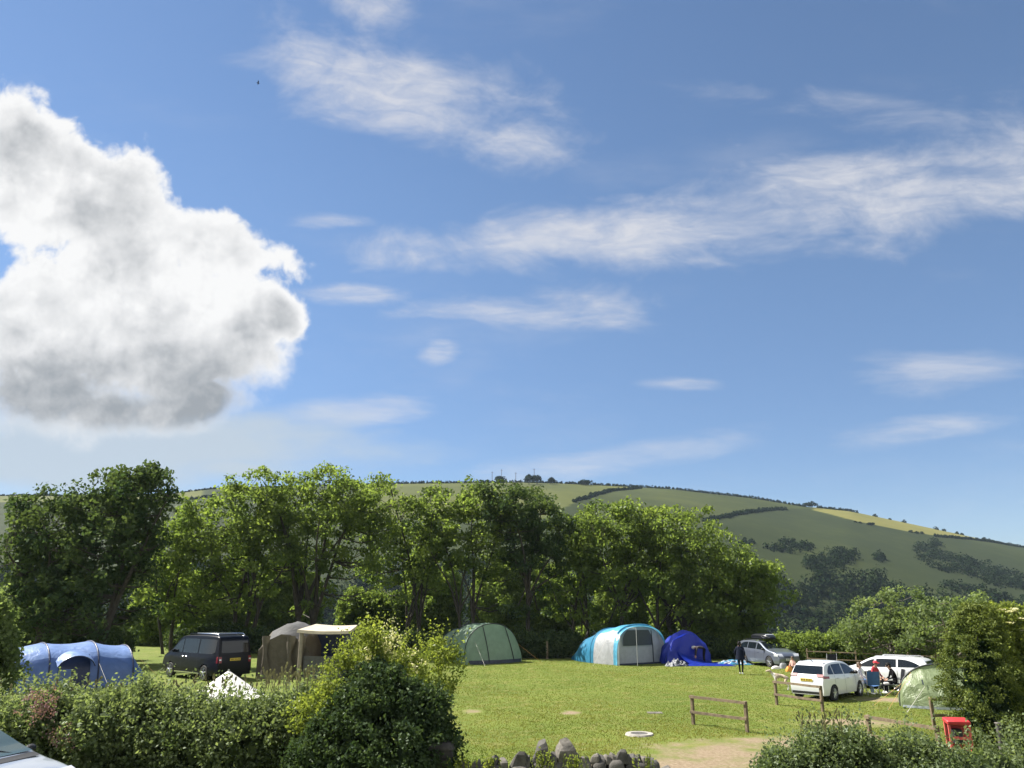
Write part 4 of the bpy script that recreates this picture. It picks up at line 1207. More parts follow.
# white hatchback, seen from behind
hat = thing('hatchback', 'small white hatchback seen from behind, next to the seated campers', 'car')
c = Car([(1.98, .24), (2.02, .5), (1.97, .72), (1.75, .88), (1.2, 1.02), (.5, 1.40), (.2, 1.49), (-.4, 1.53), (-1.2, 1.50), (-1.62, 1.42), (-1.86, 1.06), (-1.98, .88), (-2.03, .6), (-2.0, .26)], 1.70,
        [(2.1, .80), (1.1, .93), (-1.5, 1.02), (-2.1, 1.02)], roofw=.72, wb=(1.27, -1.26), wr=.305)
c.body(M_WHITE, hat); c.under(hat); c.wheels(hat)
c.windows(hat, [(1.12, .86), (.80, -.14), (-.22, -1.06), (-1.12, -1.55)], tail=(-1.0, -1.62))
c.patch('windscreen', c.endgrid(True, 1.04, 1.44, -.9, .9, xlim=(.3, 1.15)), M_GLASS, hat)
c.patch('rear_window', c.endgrid(False, 1.04, 1.40, -.93, .93), M_GLASS, hat)
c.patch('spoiler', c.endgrid(False, 1.43, 1.48, -.9, .9, off=.02), M_WHITE, hat)
c.mirrors(.85, M_TRIM, hat); c.handles((.1, -.85), M_WHITE, hat); c.seams((.85, -.18, -1.1), hat)
for sd in (-1, 1):
    c.patch('tail_lamp', c.endgrid(False, .90, 1.05, sd * .60, sd * 1.0, m=4, off=.012), M_RED, hat)
c.shut('tail_lamp_side', -1.95, -1.55, .90, lambda x: .98 + .06 * (-x - 1.5), M_RED, hat)
c.plate(True, .83, M_PLATE_Y, hat)
c.patch('rear_bumper', c.endgrid(False, .27, .40, -.92, .92, off=.014), M_TRIM, hat)
b = MB(); b.tube([(-1.3, 0, 1.5), (-1.42, 0, 1.58), (-1.5, 0, 1.6)], [.02, .012, .006], 6); b.build('roof_aerial', M_TRIM, hat)
for sd in (-1, 1): c.patch('headlamp', c.endgrid(True, .62, .80, sd * .55, sd * .95, m=4), M_LENS, hat)
p = gnd(835, 700.5); place_car(hat, R(90 - 46), (p.x + .3, p.y + 1.3))

# white estate car, seen from its side behind the campers
est = thing('estate_car', 'long white estate car parked sideways behind the seated campers', 'car')
c = Car([(2.36, .22), (2.4, .5), (2.32, .72), (2.0, .86), (1.05, 1.0), (.38, 1.38), (.05, 1.46), (-.7, 1.49), (-1.7, 1.45), (-2.05, 1.38), (-2.3, 1.02), (-2.38, .88), (-2.41, .5), (-2.37, .24)], 1.84,
        [(2.4, .84), (1.0, .95), (-2.4, 1.04)], roofw=.73, wb=(1.45, -1.38), wr=.33)
c.body(M_WHITE, est); c.under(est); c.wheels(est)
c.windows(est, [(1.02, .12), (.02, -.86), (-.94, -1.95)], tail=(-1.0, -2.0))
c.patch('windscreen', c.endgrid(True, 1.02, 1.40, -.9, .9, xlim=(.2, 1.02)), M_GLASS, est)
c.patch('rear_window', c.endgrid(False, 1.06, 1.36, -.9, .9), M_GLASS, est)
c.mirrors(.85, M_WHITE, est); c.handles((.3, -.65), M_CHROME, est); c.seams((.9, -.03, -.9), est)
for sd in (-1, 1):
    c.patch('tail_lamp', c.endgrid(False, .86, 1.0, sd * .5, sd * 1.0, m=4, off=.012), M_RED, est)
    c.patch('headlamp', c.endgrid(True, .62, .78, sd * .5, sd * .95, m=4), M_LENS, est)
c.shut('tail_lamp_side', -2.34, -1.98, .86, 1.0, M_RED, est)
c.plate(True, .72, M_PLATE_Y, est)
c.patch('rear_bumper', c.endgrid(False, .27, .42, -.9, .9, off=.014), M_TRIM, est)
b = MB()
for sd in (-1, 1): b.tube([(.1, sd * .60, 1.46), (0, sd * .60, 1.5), (-1.6, sd * .60, 1.5), (-1.75, sd * .60, 1.45)], .014, 6)
b.build('roof_rail', M_CHROME, est)
p = spot(879, 39.5); place_car(est, R(139), (p.x, p.y))

# grey estate with roof box, facing the camera
gry = thing('estate_car', 'grey estate car with a black roof box at the edge of the field', 'car')
c = Car([(2.2, .24), (2.27, .5), (2.22, .70), (1.95, .90), (1.1, 1.04), (.4, 1.42), (.1, 1.50), (-.6, 1.53), (-1.6, 1.49), (-1.98, 1.42), (-2.2, 1.05), (-2.28, .88), (-2.3, .5), (-2.26, .26)], 1.80,
        [(2.3, .86), (1.0, .97), (-2.3, 1.06)], roofw=.73, wb=(1.38, -1.3), wr=.325)
c.body(M_GREY, gry); c.under(gry); c.wheels(gry)
c.windows(gry, [(1.0, .10), (.0, -.86), (-.94, -1.85)], tail=(-1.1, -1.95))
c.patch('windscreen', c.endgrid(True, 1.06, 1.46, -.92, .92, xlim=(.2, 1.08)), M_GLASS, gry)
c.patch('rear_window', c.endgrid(False, 1.08, 1.40, -.9, .9), M_GLASS, gry)
c.mirrors(.88, M_TRIM, gry); c.handles((.25, -.65), M_GREY, gry); c.seams((.9, -.04, -.9), gry)
for sd in (-1, 1):
    c.patch('headlamp', c.endgrid(True, .66, .84, sd * .52, sd * .97, m=4), M_LENS, gry)
    c.patch('fog_lamp', c.endgrid(True, .34, .44, sd * .62, sd * .80, m=4), M_LENS, gry)
    c.patch('tail_lamp', c.endgrid(False, .86, 1.05, sd * .7, sd * 1.0, m=4, off=.012), M_RED, gry)
c.shut('headlamp_side', 2.18, 1.85, .68, lambda x: .84, M_LENS, gry)
c.shut('tail_lamp_side', -2.25, -1.98, .86, 1.05, M_RED, gry)
c.patch('grille', c.endgrid(True, .60, .72, -.45, .45, off=.01), M_TRIM, gry)
c.patch('air_intake', c.endgrid(True, .28, .42, -.5, .5, off=.01), M_TRIM, gry)
c.plate(False, .5, M_PLATE_W, gry)
b = MB()
for sd in (-1, 1): b.tube([(.1, sd * .58, 1.5), (0, sd * .58, 1.57), (-1.5, sd * .58, 1.57), (-1.65, sd * .58, 1.5)], .018, 6)
b.build('roof_rail', M_CHROME, gry)
b = MB()
for x in (-.2, -1.25): b.box((x, 0, 1.59), (.07, 1.2, .03))
b.build('roof_bar', M_TRIM, gry)
M_BOX = pmat('roof_box_plastic', (.010, .011, .014), .3, 0, .5, .1)
b = MB(); rows = []
for i in range(13):
    u = i / 12; x = .75 - 2.0 * u
    e = max(0.02, 1 - abs(2 * u - 1) ** 3.2) ** .5
    w, h = .42 * (.45 + .55 * e), .32 * (.30 + .7 * e)
    rows.append([(x, w * math.copysign(abs(math.cos(a)) ** .6, math.cos(a)), 1.63 + h * .5 + h * .5 * math.copysign(abs(math.sin(a)) ** .7, math.sin(a))) for a in [2 * math.pi * k / 20 for k in range(20)]])
b.grid(rows, 0, True)
b.f += [tuple(range(20)), tuple(12 * 20 + k for k in range(19, -1, -1))]; b.mi += [0, 0]
bx = b.build('roof_box', M_BOX, gry, smooth=50)
b = MB(); b.box((.42, 0, 1.86), (.12, .62, .16), bev=.03); b.box((-1.2, .1, 1.85), (.08, .2, .1), bev=.02); b.build('box_marking', M_LENS, bx)
p = gnd(768, 667); hd = R(-72); place_car(gry, hd, (p.x - math.cos(hd) * 1.38 - math.sin(hd) * .8 + .1, p.y - math.sin(hd) * 1.38 + math.cos(hd) * .8 - .2))

# near car in the corner: only windscreen, mirror and bonnet are in the picture
nea = thing('hatchback', 'silver blue car in the bottom corner in front of the flowering hedge', 'car')
c = Car([(2.05, .24), (2.12, .5), (2.06, .72), (1.8, .88), (.98, 1.03), (.25, 1.42), (-.05, 1.49), (-.6, 1.51), (-1.4, 1.46), (-1.8, 1.36), (-2.05, 1.02), (-2.12, .85), (-2.15, .5), (-2.1, .26)], 1.78,
        [(2.15, .84), (.95, .97), (-2.1, 1.04)], roofw=.72, wb=(1.3, -1.3), wr=.32)
c.body(M_SILVER, nea); c.under(nea); c.wheels(nea)
c.windows(nea, [(.95, .05), (-.05, -.85), (-.93, -1.65)], tail=(-1.0, -1.75))
c.patch('windscreen', c.endgrid(True, 1.05, 1.47, -.93, .93, xlim=(.0, 1.0)), M_GLASSL, nea)
c.patch('rear_window', c.endgrid(False, 1.08, 1.36, -.9, .9), M_GLASS, nea)
c.patch('scuttle', c.endgrid(True, 1.0, 1.045, -.9, .9, xlim=(.9, 1.2)), M_TRIM, nea)
for yy in (-.2, .45):
    b = MB(); b.tube([(1.0, yy, 1.06), (.86, yy - .22, 1.135), (.82, yy - .62, 1.155)], .012, 5); b.build('wiper', M_TRIM, nea)
c.mirrors(.80, M_TRIM, nea); c.handles((.2, -.7), M_SILVER, nea); c.seams((.85, 0, -.9), nea)
for sd in (-1, 1):
    c.patch('headlamp', c.endgrid(True, .68, .87, sd * .55, sd * .97, m=4), M_LENS, nea)
    c.patch('tail_lamp', c.endgrid(False, .84, 1.02, sd * .7, sd * 1.0, m=4, off=.012), M_RED, nea)
c.patch('grille', c.endgrid(True, .52, .66, -.5, .5, off=.01), M_TRIM, nea)
c.plate(False, .42, M_PLATE_W, nea)
q = at(31, 752, 14.3)
hd = R(-14); place_car(nea, hd, (q[0] - math.cos(hd) * .92 + math.sin(hd) * .80, q[1] - math.sin(hd) * .92 - math.cos(hd) * .80))
# ------------------------------------------------------------------ tents
M_BLUE = fabric('blue_flysheet', (.075, .135, .33), .25, .42, .5, tcol=(.08, .15, .38))
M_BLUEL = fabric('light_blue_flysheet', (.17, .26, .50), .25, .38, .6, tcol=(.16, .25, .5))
M_NAVY = fabric('navy_cloth', (.012, .02, .06), .1)
M_GREENT = fabric('green_flysheet', (.20, .29, .205), .34, .42, .5, .5, tcol=(.28, .44, .30))
M_GREENP = fabric('pale_green_flysheet', (.19, .235, .125), .3, .40, .5, .9, 1.6, tcol=(.32, .42, .20))
M_TURQ = fabric('turquoise_flysheet', (.04, .20, .34), .3, .4, .5, tcol=(.06, .3, .46))
M_TURQL = fabric('light_turquoise_flysheet', (.10, .36, .54), .3, .4, .5, tcol=(.12, .42, .6))
M_PALE = fabric('pale_grey_cloth', (.36, .37, .39), .3, .5, .4, tcol=(.42, .42, .42))
M_ROYAL = fabric('royal_blue_cloth', (.010, .030, .30), .35, .42, .5, tcol=(.012, .035, .42))
M_BROWN = fabric('brown_canvas', (.105, .092, .070), .12, .8, .2, .5, 2.5)
M_CREAMT = fabric('cream_canvas', (.52, .46, .36), .25, .8, .2, .3)
M_WHITET = fabric('white_canvas', (.72, .71, .69), .3, .8, .2, .25)
M_MESHW = pmat('dark_mesh_window', (.03, .042, .045), .35, 0, .5, .1)
M_DARKC = pmat('dark_seam', (.012, .016, .018), .6, var=.2)
M_SHEET = pmat('groundsheet', (.018, .024, .045), .5, var=.2, bump=.4, bscale=3)
M_SHEETL = fabric('pale_groundsheet', (.38, .42, .48), .1, .35, .6)
M_ROPE = pmat('guy_rope', (.42, .24, .08), .7)
M_ROPEW = pmat('pale_guy_rope', (.5, .48, .42), .7)
M_STEEL = pmat('tent_pole_steel', (.5, .5, .52), .35, .7)

def wob(p, amt, sc=1.3, seed=0.0):
    n = mnoise.noise_vector(Vector(p) * sc + Vector((seed, seed * 1.7, 0)))
    return (p[0] + n.x * amt, p[1] + n.y * amt, p[2] + n.z * amt * .6)
def arch(x, hw, h, n=24, pw=1.0, yc=0.0, lean=0.0, pz=1.0):
    """Hoop across the tunnel at x; pw below 1 makes the shoulders squarer."""
    out = []
    for i in range(n + 1):
        a = math.pi * i / n
        cy = math.copysign(abs(math.cos(a)) ** pw, math.cos(a)); cz = abs(math.sin(a)) ** pz
        out.append((x + lean * cz, yc + hw * cy, h * cz))
    return out
def tent_skin(hoops, sub=5, n=24, sag=.05, wrinkle=.02, seed=0.0):
    """hoops: (x, hw, h, pw, pz, lean); the cloth sags between them. Returns rows and the hoop position of every row."""
    rows, ks = [], []
    for a, b in zip(hoops[:-1], hoops[1:]):
        for i in range(sub):
            u = i / sub; s = 1 - sag * math.sin(math.pi * u)
            v = [p + (q - p) * u for p, q in zip(a, b)]
            rows.append(arch(v[0], v[1] * (1 - .3 * (1 - s)), v[2] * s, n, v[3], 0, v[5], v[4])); ks.append(hoops.index(a) + u)
    a = hoops[-1]; rows.append(arch(a[0], a[1], a[2], n, a[3], 0, a[5], a[4])); ks.append(len(hoops) - 1)
    if wrinkle: rows = [[wob(p, wrinkle if .02 < p[2] else 0, 1.6, seed) for p in r] for r in rows]
    return rows, ks
def guy(parent, a, b, mat=M_ROPE):
    MB().tube([a, b], .007, 4).build('guy_rope', mat, parent)
    MB().tube([(b[0], b[1], -.02), (b[0] * 1.0, b[1], .10)], .009, 5).build('peg', M_STEEL, parent)
def sleeve(parent, hoop, mat=M_DARKC, r=.03, n=24):
    x, hw, h, pw, pz, ln = hoop
    MB().tube(arch(x, hw + .012, h + .014, n, pw, 0, ln, pz), r, 6).build('pole_sleeve', mat, parent, smooth=60)
def endcap(hoop, out, base_out, n=24, inset=0.0, rows_n=6, z0=.0):
    """Slanting end wall: from the hoop down to a base line standing further out."""
    x, hw, h, pw, pz, ln = hoop
    A = arch(x, hw, h, n, pw, 0, ln, pz); rows = []
    sg = 1 if out > 0 else -1
    for i in range(rows_n + 1):
        u = i / rows_n
        row = []
        for (px_, py_, pz_) in A:
            z = z0 + (pz_ - z0) * (1 - u) if pz_ > z0 else pz_
            bul = out * (1 - (z / h) ** 1.5) * (1 - (py_ / hw) ** 2 * .55)
            row.append((x + ln * (pz_ / h) * (z / max(pz_, 1e-6)) + bul * min(1, u * 4) , py_, z))
        rows.append(row)
    return rows

# blue tunnel tent behind the flowering hedge
p0 = at(28, 650, 34.0)
t = thing('tunnel_tent', 'big blue tunnel tent with a canopied side door behind the flowering hedge', 'tent', (p0[0], p0[1], g0(p0[0], p0[1]) - .0), R(42)); t.scale = (.94, .94, .86)
hp = [(-3.3, 1.55, .9, .9, .8, -.1), (-2.4, 1.9, 1.75, .9, .75, 0), (.55, 1.95, 2.08, .88, .72, 0), (2.5, 1.95, 2.1, .88, .72, 0), (4.0, 1.85, 1.85, .9, .74, 0), (4.75, 1.6, .55, .95, .8, .0)]
rows, ks = tent_skin(hp, 5, 28, .05, .025, 1.0)
MB().grid(rows, lambda i, j: 1 if 7 <= j <= 21 else 0).build('flysheet', [M_BLUE, M_BLUEL], t, smooth=50)  # upper band paler: panel colour with the sun's sheen put into it
for h in hp[1:5]: sleeve(t, h, M_NAVY, .035, 28)
# side door: dark opening under an arched canopy, on the side towards the field
b = MB(); x0, x1 = .9, 2.15
def skin_y(x, z):
    h = np.interp(x, [q[0] for q in hp], [q[2] for q in hp]); hw = np.interp(x, [q[0] for q in hp], [q[1] for q in hp])
    s_ = min(1, z / h) ** (1 / .72); return -hw * math.sqrt(max(0, 1 - s_ * s_)) ** .88
rws = []
for i in range(9):
    z = .05 + 1.5 * i / 8
    rws.append([(x0 + (x1 - x0) * j / 6, skin_y(x0 + (x1 - x0) * j / 6, z) - .03, z) for j in range(7)])
b.grid(rws); b.build('door_opening', M_NAVY, t)
b = MB(); rws = []
for i in range(6):
    u = i / 5; row = []
    for j in range(13):
        v = j / 12; x = x0 - .12 + (x1 - x0 + .24) * v; ar = math.sin(math.pi * v) ** .6
        z_in = 1.30 + .45 * ar; z_out = 1.05 + .5 * ar
        row.append((x, skin_y(x, z_in) * (1 - u) + (-2.15 - .12 * ar) * u, z_in + (z_out - z_in) * u + .06 * math.sin(math.pi * u)))
    rws.append(row)
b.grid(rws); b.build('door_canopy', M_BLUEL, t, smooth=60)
b = MB(); b.tube([(x0 - .12 + (x1 - x0 + .24) * j / 12, -2.16 - .12 * math.sin(math.pi * j / 12) ** .6, 1.05 + .5 * math.sin(math.pi * j / 12) ** .6) for j in range(13)], .022, 5); b.build('canopy_rim', M_NAVY, t)
b = MB(); b.grid([[(.9 + .25 * j, skin_y(.9 + .25 * j, z) - .05, z) for j in range(3)] for z in (.05, .4, .75, .95)]); b.build('door_flap', M_BLUE, t)
guy(t, (4.3, -1.3, 1.3), (5.4, -2.3, 0)); guy(t, (2.5, -1.75, 1.2), (2.7, -3.3, 0), M_ROPEW)

# green tunnel tent, door end towards the field
p0 = gnd(492, 663.5)
t = thing('tunnel_tent', 'green tunnel tent with dark seams and a closed sloping front', 'tent', (p0.x, p0.y + .3, p0.z), R(-58)); t.scale = (1.06, 1.07, 1.06)
hp = [(-4.6, 1.5, .9, .95, .8, -.2), (-4.0, 1.85, 2.0, .95, .72, 0), (-2.2, 2.0, 2.35, .95, .70, 0), (-.9, 2.0, 2.42, .95, .70, 0), (0, 2.0, 2.38, .95, .70, .0)]
rows, ks = tent_skin(hp, 5, 28, .035, .025, 4.0)
MB().grid(rows).build('flysheet', M_GREENT, t, smooth=50)
for h in (hp[1], hp[2], hp[4]): sleeve(t, h, M_DARKC, .032, 28)
rws = endcap(hp[-1], .75, .75, 28)
MB().grid(rws).build('front_panel', M_GREENT, t, smooth=60)
for y0, y1 in ((-.75, -.62), (.85, 1.25)):
    pts = []
    for i in range(10):
        z = .12 + 2.14 * i / 9; y = y1 + (y0 - y1) * i / 9
        pts.append((.03 + .75 * (1 - (z / 2.38) ** 1.5) * (1 - (y / 2.0) ** 2 * .55), y, z))
    MB().tube(pts, .03, 5).build('zip_seam', M_DARKC, t)
b = MB(); rws = []
for i in range(3):
    z = .02 + .22 * i / 2
    rws.append([(.03 + .75 * (1 - (z / 2.38) ** 1.5) * (1 - (y / 2.0) ** 2 * .55), y, z) for y in np.linspace(-1.9, 1.9, 17)])
b.grid(rws); b.build('mud_flap', M_SHEET, t)
guy(t, (0, 1.7, 1.25), (1.3, 2.9, 0)); guy(t, (.1, -1.4, 1.5), (1.9, -1.6, 0), M_ROPEW); guy(t, (-2.2, -1.6, 1.5), (-2.2, -3.1, 0), M_ROPEW)

# white and blue family tent
p0 = gnd(640, 664.5)
t = thing('family_tent', 'white and turquoise family tent with a dark window in its front', 'tent', (p0.x, p0.y + .3, p0.z), R(-56)); t.scale = (1.08, 1.12, 1.06)
hp = [(-5.4, 1.0, .35, .9, .8, 0), (-4.0, 1.55, 1.5, .9, .7, 0), (-2.3, 1.9, 2.1, .85, .62, 0), (-.7, 2.0, 2.34, .82, .55, 0), (0, 2.0, 2.36, .82, .52, 0), (.32, 2.0, 2.28, .82, .52, 0)]
rows, ks = tent_skin(hp, 5, 32, .03, .022, 9.0)
def fam(i, j):
    k = ks[i]; edge = min(j, 31 - j)
    if k >= 4: return 1
    if k >= 2.2: return 2 if edge < 9 else 1
    return 0
MB().grid(rows, fam).build('flysheet', [M_TURQ, M_TURQL, M_PALE], t, smooth=50)
sleeve(t, hp[2], M_TURQ, .022, 32)
MB().tube([p for p in arch(0, 2.012, 2.374, 32, .82, 0, 0, .52) if p[2] > 1.75], .03, 6).build('pole_sleeve', M_TURQL, t, smooth=60)
fr = endcap((0.02, 1.96, 2.30, .82, .52, 0), .12, .12, 32)
MB().grid(fr).build('front_wall', M_PALE, t, smooth=60)
b = MB(); rws = []
for i in range(7):
    z = 1.12 + .92 * i / 6; w_ = 1.0 if i < 4 else 1.0 - .10 * (i - 3) ** 1.5 / 2
    rws.append([(.16 + .02 * (1 - z / 2.3), y * w_, z) for y in np.linspace(-1.35, .95, 14)])
b.grid(rws); b.build('front_window', M_MESHW, t)
MB().tube([(.19, 1.0, .05), (.19, .98, 1.0), (.18, .9, 2.0)], .028, 5).build('door_zip', M_DARKC, t)
b = MB(); b.grid([[(.0, 1.92, .02), (.5, 2.65, .02)], [(.02, 1.85, .8), (.3, 2.2, .75)], [(.1, 1.5, 1.75), (.16, 1.62, 1.7)]]); b.build('side_wing', M_PALE, t)
b = MB(); b.grid([[(.0, -1.96, .02), (.42, -1.9, .02)], [(.02, -1.94, 1.0), (.40, -1.88, 1.0)], [(.1, -1.75, 1.75), (.34, -1.72, 1.75)]]); b.build('side_wing', M_WHITET, t)  # left edge in brighter white: the sunlight on it is put into the cloth
MB().box((.25, 0, .05), (.16, 3.8, .10)).build('mud_flap', M_SHEET, t)
MB().tube([(1.25, -1.25, -.05), (1.25, -1.25, 2.2)], .02, 6).build('awning_pole', M_STEEL, t)
guy(t, (1.25, -1.25, 2.2), (.32, -1.2, 2.2), M_ROPEW); guy(t, (-.7, -1.9, 1.5), (-.4, -3.2, 0), M_ROPEW); guy(t, (0, 1.8, 1.6), (.6, 3.3, 0), M_ROPEW)

# royal blue tent, half pitched, with its cloth spread out
p0 = gnd(690, 664)
t = thing('dome_tent', 'royal blue tent only half put up, its cloth trailing on the grass', 'tent', (p0.x, p0.y + .9, p0.z), R(-70))
hp = [(-2.0, 1.0, .5, .95, .85, 0), (-1.2, 1.55, 1.7, 1.1, .95, -.1), (-.2, 1.80, 2.1, 1.15, .92, 0), (.25, 1.75, 1.9, 1.15, .95, .0)]
rows, ks = tent_skin(hp, 6, 28, .14, .15, 14.0)
MB().grid(rows).build('flysheet', M_ROYAL, t, smooth=70)
rws = endcap(hp[-1], .28, .3, 28, rows_n=10); rws = [[wob(p, .15 if p[2] > .05 else 0, 1.9, 3.0) for p in r] for r in rws]
MB().grid(rws).build('front_panel', M_ROYAL, t, smooth=70)
b = MB(); rws = []
for i in range(14):
    u = i / 13
    rws.append([wob((.3 + 1.5 * u, -1.0 + 4.2 * v + .4 * u, max(.012, (.9 * max(0, 1 - v * 1.6) * (1 - u) ** 2 + .03))), .05, 2.6, 6.0) for v in [k / 24 for k in range(25)]])
rws = [[(x, y, max(.012, z)) for x, y, z in r] for r in rws]
b.grid(rws); b.build('loose_skirt', M_ROYAL, t, smooth=70)
def heap(name, label, px, py, rx, ry, h, mats, seed, rz=0.0, cat='cloth'):
    q = gnd(px, py); b = MB(); rws = []; n = 30
    for i in range(n + 1):
        row = []
        for j in range(n + 1):
            u, v = i / n * 2 - 1, j / n * 2 - 1
            e = max(0, 1 - (abs(u) ** 2.6 + abs(v) ** 2.6))
            ns = mnoise.noise(Vector((u * 3 + seed, v * 3, seed))) + .6 * mnoise.noise(Vector((u * 7 + seed, v * 7, 2 * seed)))
            k = 1 + .12 * mnoise.noise(Vector((u * 2, v * 2, seed + 9)))
            row.append((u * rx * k, v * ry * k, max(.008, h * e ** .6 * (.55 + .65 * ns)) if e > 0 else .006))
        rws.append(row)
    b.grid(rws, lambda i, j: int(len(mats) * (.5 + .5 * math.sin(i * .5 + seed) * math.cos(j * .37 + seed))) % len(mats))
    o = b.build(name, mats, None, smooth=60); o.location = q; o.rotation_euler = (0, 0, rz)
    return tag(o, label, cat, 'tent cloth lying on the grass')
heap('tent_cloth', 'crumpled silver and blue cloth at the front of the royal blue tent', 688, 661.5, .95, .8, .42, [M_SHEETL, M_PALE, M_ROYAL], 2.3)
heap('tent_cloth', 'dark and pale bundle of cloth between the two blue tents', 677, 666, .75, .5, .45, [M_PALE, M_SHEET, M_SHEET, M_PALE], 5.1)
heap('tent_cloth', 'royal blue sheet spread under the bending man', 708, 665, 1.6, .9, .12, [M_ROYAL], 8.8)
heap('tent_cloth', 'pale and teal roll of cloth at the far end of the spread out tent', 736, 664.5, 1.25, .5, .36, [M_SHEETL, M_TURQ, M_TURQ, M_SHEETL, M_SHEET], 7.7)

# pale green dome tent beside the cypress
p0 = gnd(965, 713)
t = thing('dome_tent', 'pale green dome tent half hidden by the dark cypress', 'tent', (p0.x, p0.y + 1.1, p0.z), R(-106)); t.scale = (.92, .92, .9)
hp = [(-2.9, .9, .3, .95, .8, 0), (-1.9, 1.6, 1.25, .95, .72, 0), (-.5, 1.75, 1.75, .95, .7, 0)]
rows, ks = tent_skin(hp, 6, 28, .04, .03, 20.0)
MB().grid(rows).build('flysheet', M_GREENP, t, smooth=60)
sleeve(t, hp[2], M_DARKC, .035, 28)
rws = endcap(hp[-1], 1.0, 1.0, 28, rows_n=12)
rws = [[(x + (.05 * math.sin(y * 5 + z * 9) * math.sin(math.pi * min(1, z / 1.7))), y, z) for x, y, z in r] for r in rws]
MB().grid(rws).build('front_panel', M_GREENP, t, smooth=70)
b = MB(); b.grid([[(.5 - y * y * .15 + .06, y, .015 + z) for y in np.linspace(-1.75, 1.75, 15)] for z in (0, .10)]); b.build('mud_flap', M_SHEETL, t)
b = MB(); b.grid([[(-.5 + .95 * (1 - (z / 1.75) ** 1.5) + .06, -.9 + .4 * v, z) for v in (0, .15)] for z in np.linspace(.95, 1.15, 4)]); b.build('air_vent', M_MESHW, t)
guy(t, (-.5, -1.5, 1.0), (-.1, -2.9, 0)); guy(t, (-.4, -1.2, 1.4), (1.1, -2.5, 0)); guy(t, (.1, -.8, .9), (1.7, -1.9, 0), M_ROPEW)

# drive-away awning between van and hedge
p0 = at(306, 680, 39.5)
t = thing('drive_away_awning', 'brown canvas awning with a cream roofed porch beside the black van', 'awning', (p0[0], p0[1], g0(p0[0], p0[1])), R(-6))
S = 39.5 / 800
hp = [(0, 0)]
# body: hipped hut, ridge along y
def bod(y, hw, h): return [(-hw, y, 0.0), (-hw * .96, y, h * .62), (-hw * .62, y, h * .86), (-.15, y, h), (.25, y, h * .985), (hw * .72, y, h * .84), (hw * .97, y, h * .60), (hw, y, 0.0)]
rws = [bod(2.2, .75, 1.2), bod(1.7, 1.2, 2.1), bod(.6, 1.45, 2.5), bod(-.7, 1.4, 2.4), bod(-1.25, 1.25, 2.0)]
rr = []
for a, b_ in zip(rws[:-1], rws[1:]):
    for i in range(4): rr.append([wob(tuple(p + (q - p) * i / 4 for p, q in zip(m, n)), .11, 1.9, 30.0) for m, n in zip(a, b_)])
rr.append([wob(p, .11, 1.9, 30.) for p in rws[-1]])
rr = [[(x - .75, y, max(0, z)) for x, y, z in r] for r in rr]
M_BROWND = fabric('dark_grey_canvas', (.085, .085, .085), .1, .75, .2, .4)
MB().grid(rr, lambda i, j: 1 if 1 < j < 5 else 0).build('canvas_body', [M_BROWN, M_BROWND], t, smooth=40)
fw = [(x, y - .03, z) for x, y, z in rr[-1]]
b = MB(); b.grid([[(x, y, z * k) for x, y, z in fw] for k in (1, .75, .5, .25, 0)]); b.build('front_wall', M_BROWN, t, smooth=60)
for k, x in enumerate((-1.55, -.35, .15)):
    b = MB(); rws = []
    for i in range(10):
        z = .02 + 1.9 * i / 9; w_ = .16 + .05 * math.sin(z * 4 + k)
        rws.append([(x + w_ * math.cos(a) + .04 * math.sin(z * 3 + k), -1.38 + .09 * math.sin(a) + .03 * math.sin(z * 5), z) for a in [2 * math.pi * q / 9 for q in range(9)]])
    b.grid(rws, 0, True); b.build('hanging_curtain', M_BROWN, t, smooth=60)
# porch: cream roof on square posts over a dark opening
x0, x1, yb, yf = .15, 2.35, .3, -1.9
rws = []
for i in range(7):
    u = i / 6; row = []
    for j in range(9):
        v = j / 8
        x = x0 + .05 * (1 - u) + (x1 - x0) * v + (.45 * u - .1) * (1 if v > .5 else .6) * (v - .2)
        z = 2.42 - .20 * u - .05 * math.sin(math.pi * v) + (-.04 * v)
        row.append((x, yb + (yf - yb) * u, z))
    rws.append(row)
b = MB(); b.grid(rws)
b.grid([[(x, y - .012, z + .01) for x, y, z in rws[-1]], [(x, y - .03, z - .12) for x, y, z in rws[-1]]])
b.grid([[(r[-1][0] + .012, r[-1][1], r[-1][2]) for r in rws], [(r[-1][0] + .02, r[-1][1], r[-1][2] - .12) for r in rws]])
b.build('porch_roof', M_CREAMT, t, smooth=50)
M_BEIGEP = fabric('beige_post_cloth', (.24, .21, .17), .1, .8, .2, .2)
for (x, y) in ((.28, -1.75), (2.45, -1.75)):
    MB().box((x, y, 1.08), (.17, .14, 2.16), bev=.03).build('porch_post', M_BEIGEP if x < 1 else M_NAVY, t)
b = MB(); b.box((1.35, -1.62, .55), (1.9, .02, 1.0)); b.build('porch_half_wall', M_BROWND, t)
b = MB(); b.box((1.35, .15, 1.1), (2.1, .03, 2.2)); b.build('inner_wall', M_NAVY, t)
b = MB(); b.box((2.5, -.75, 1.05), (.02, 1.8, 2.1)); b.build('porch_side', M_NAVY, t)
guy(t, (2.6, -1.8, 2.1), (3.6, -2.6, 0), M_ROPEW)

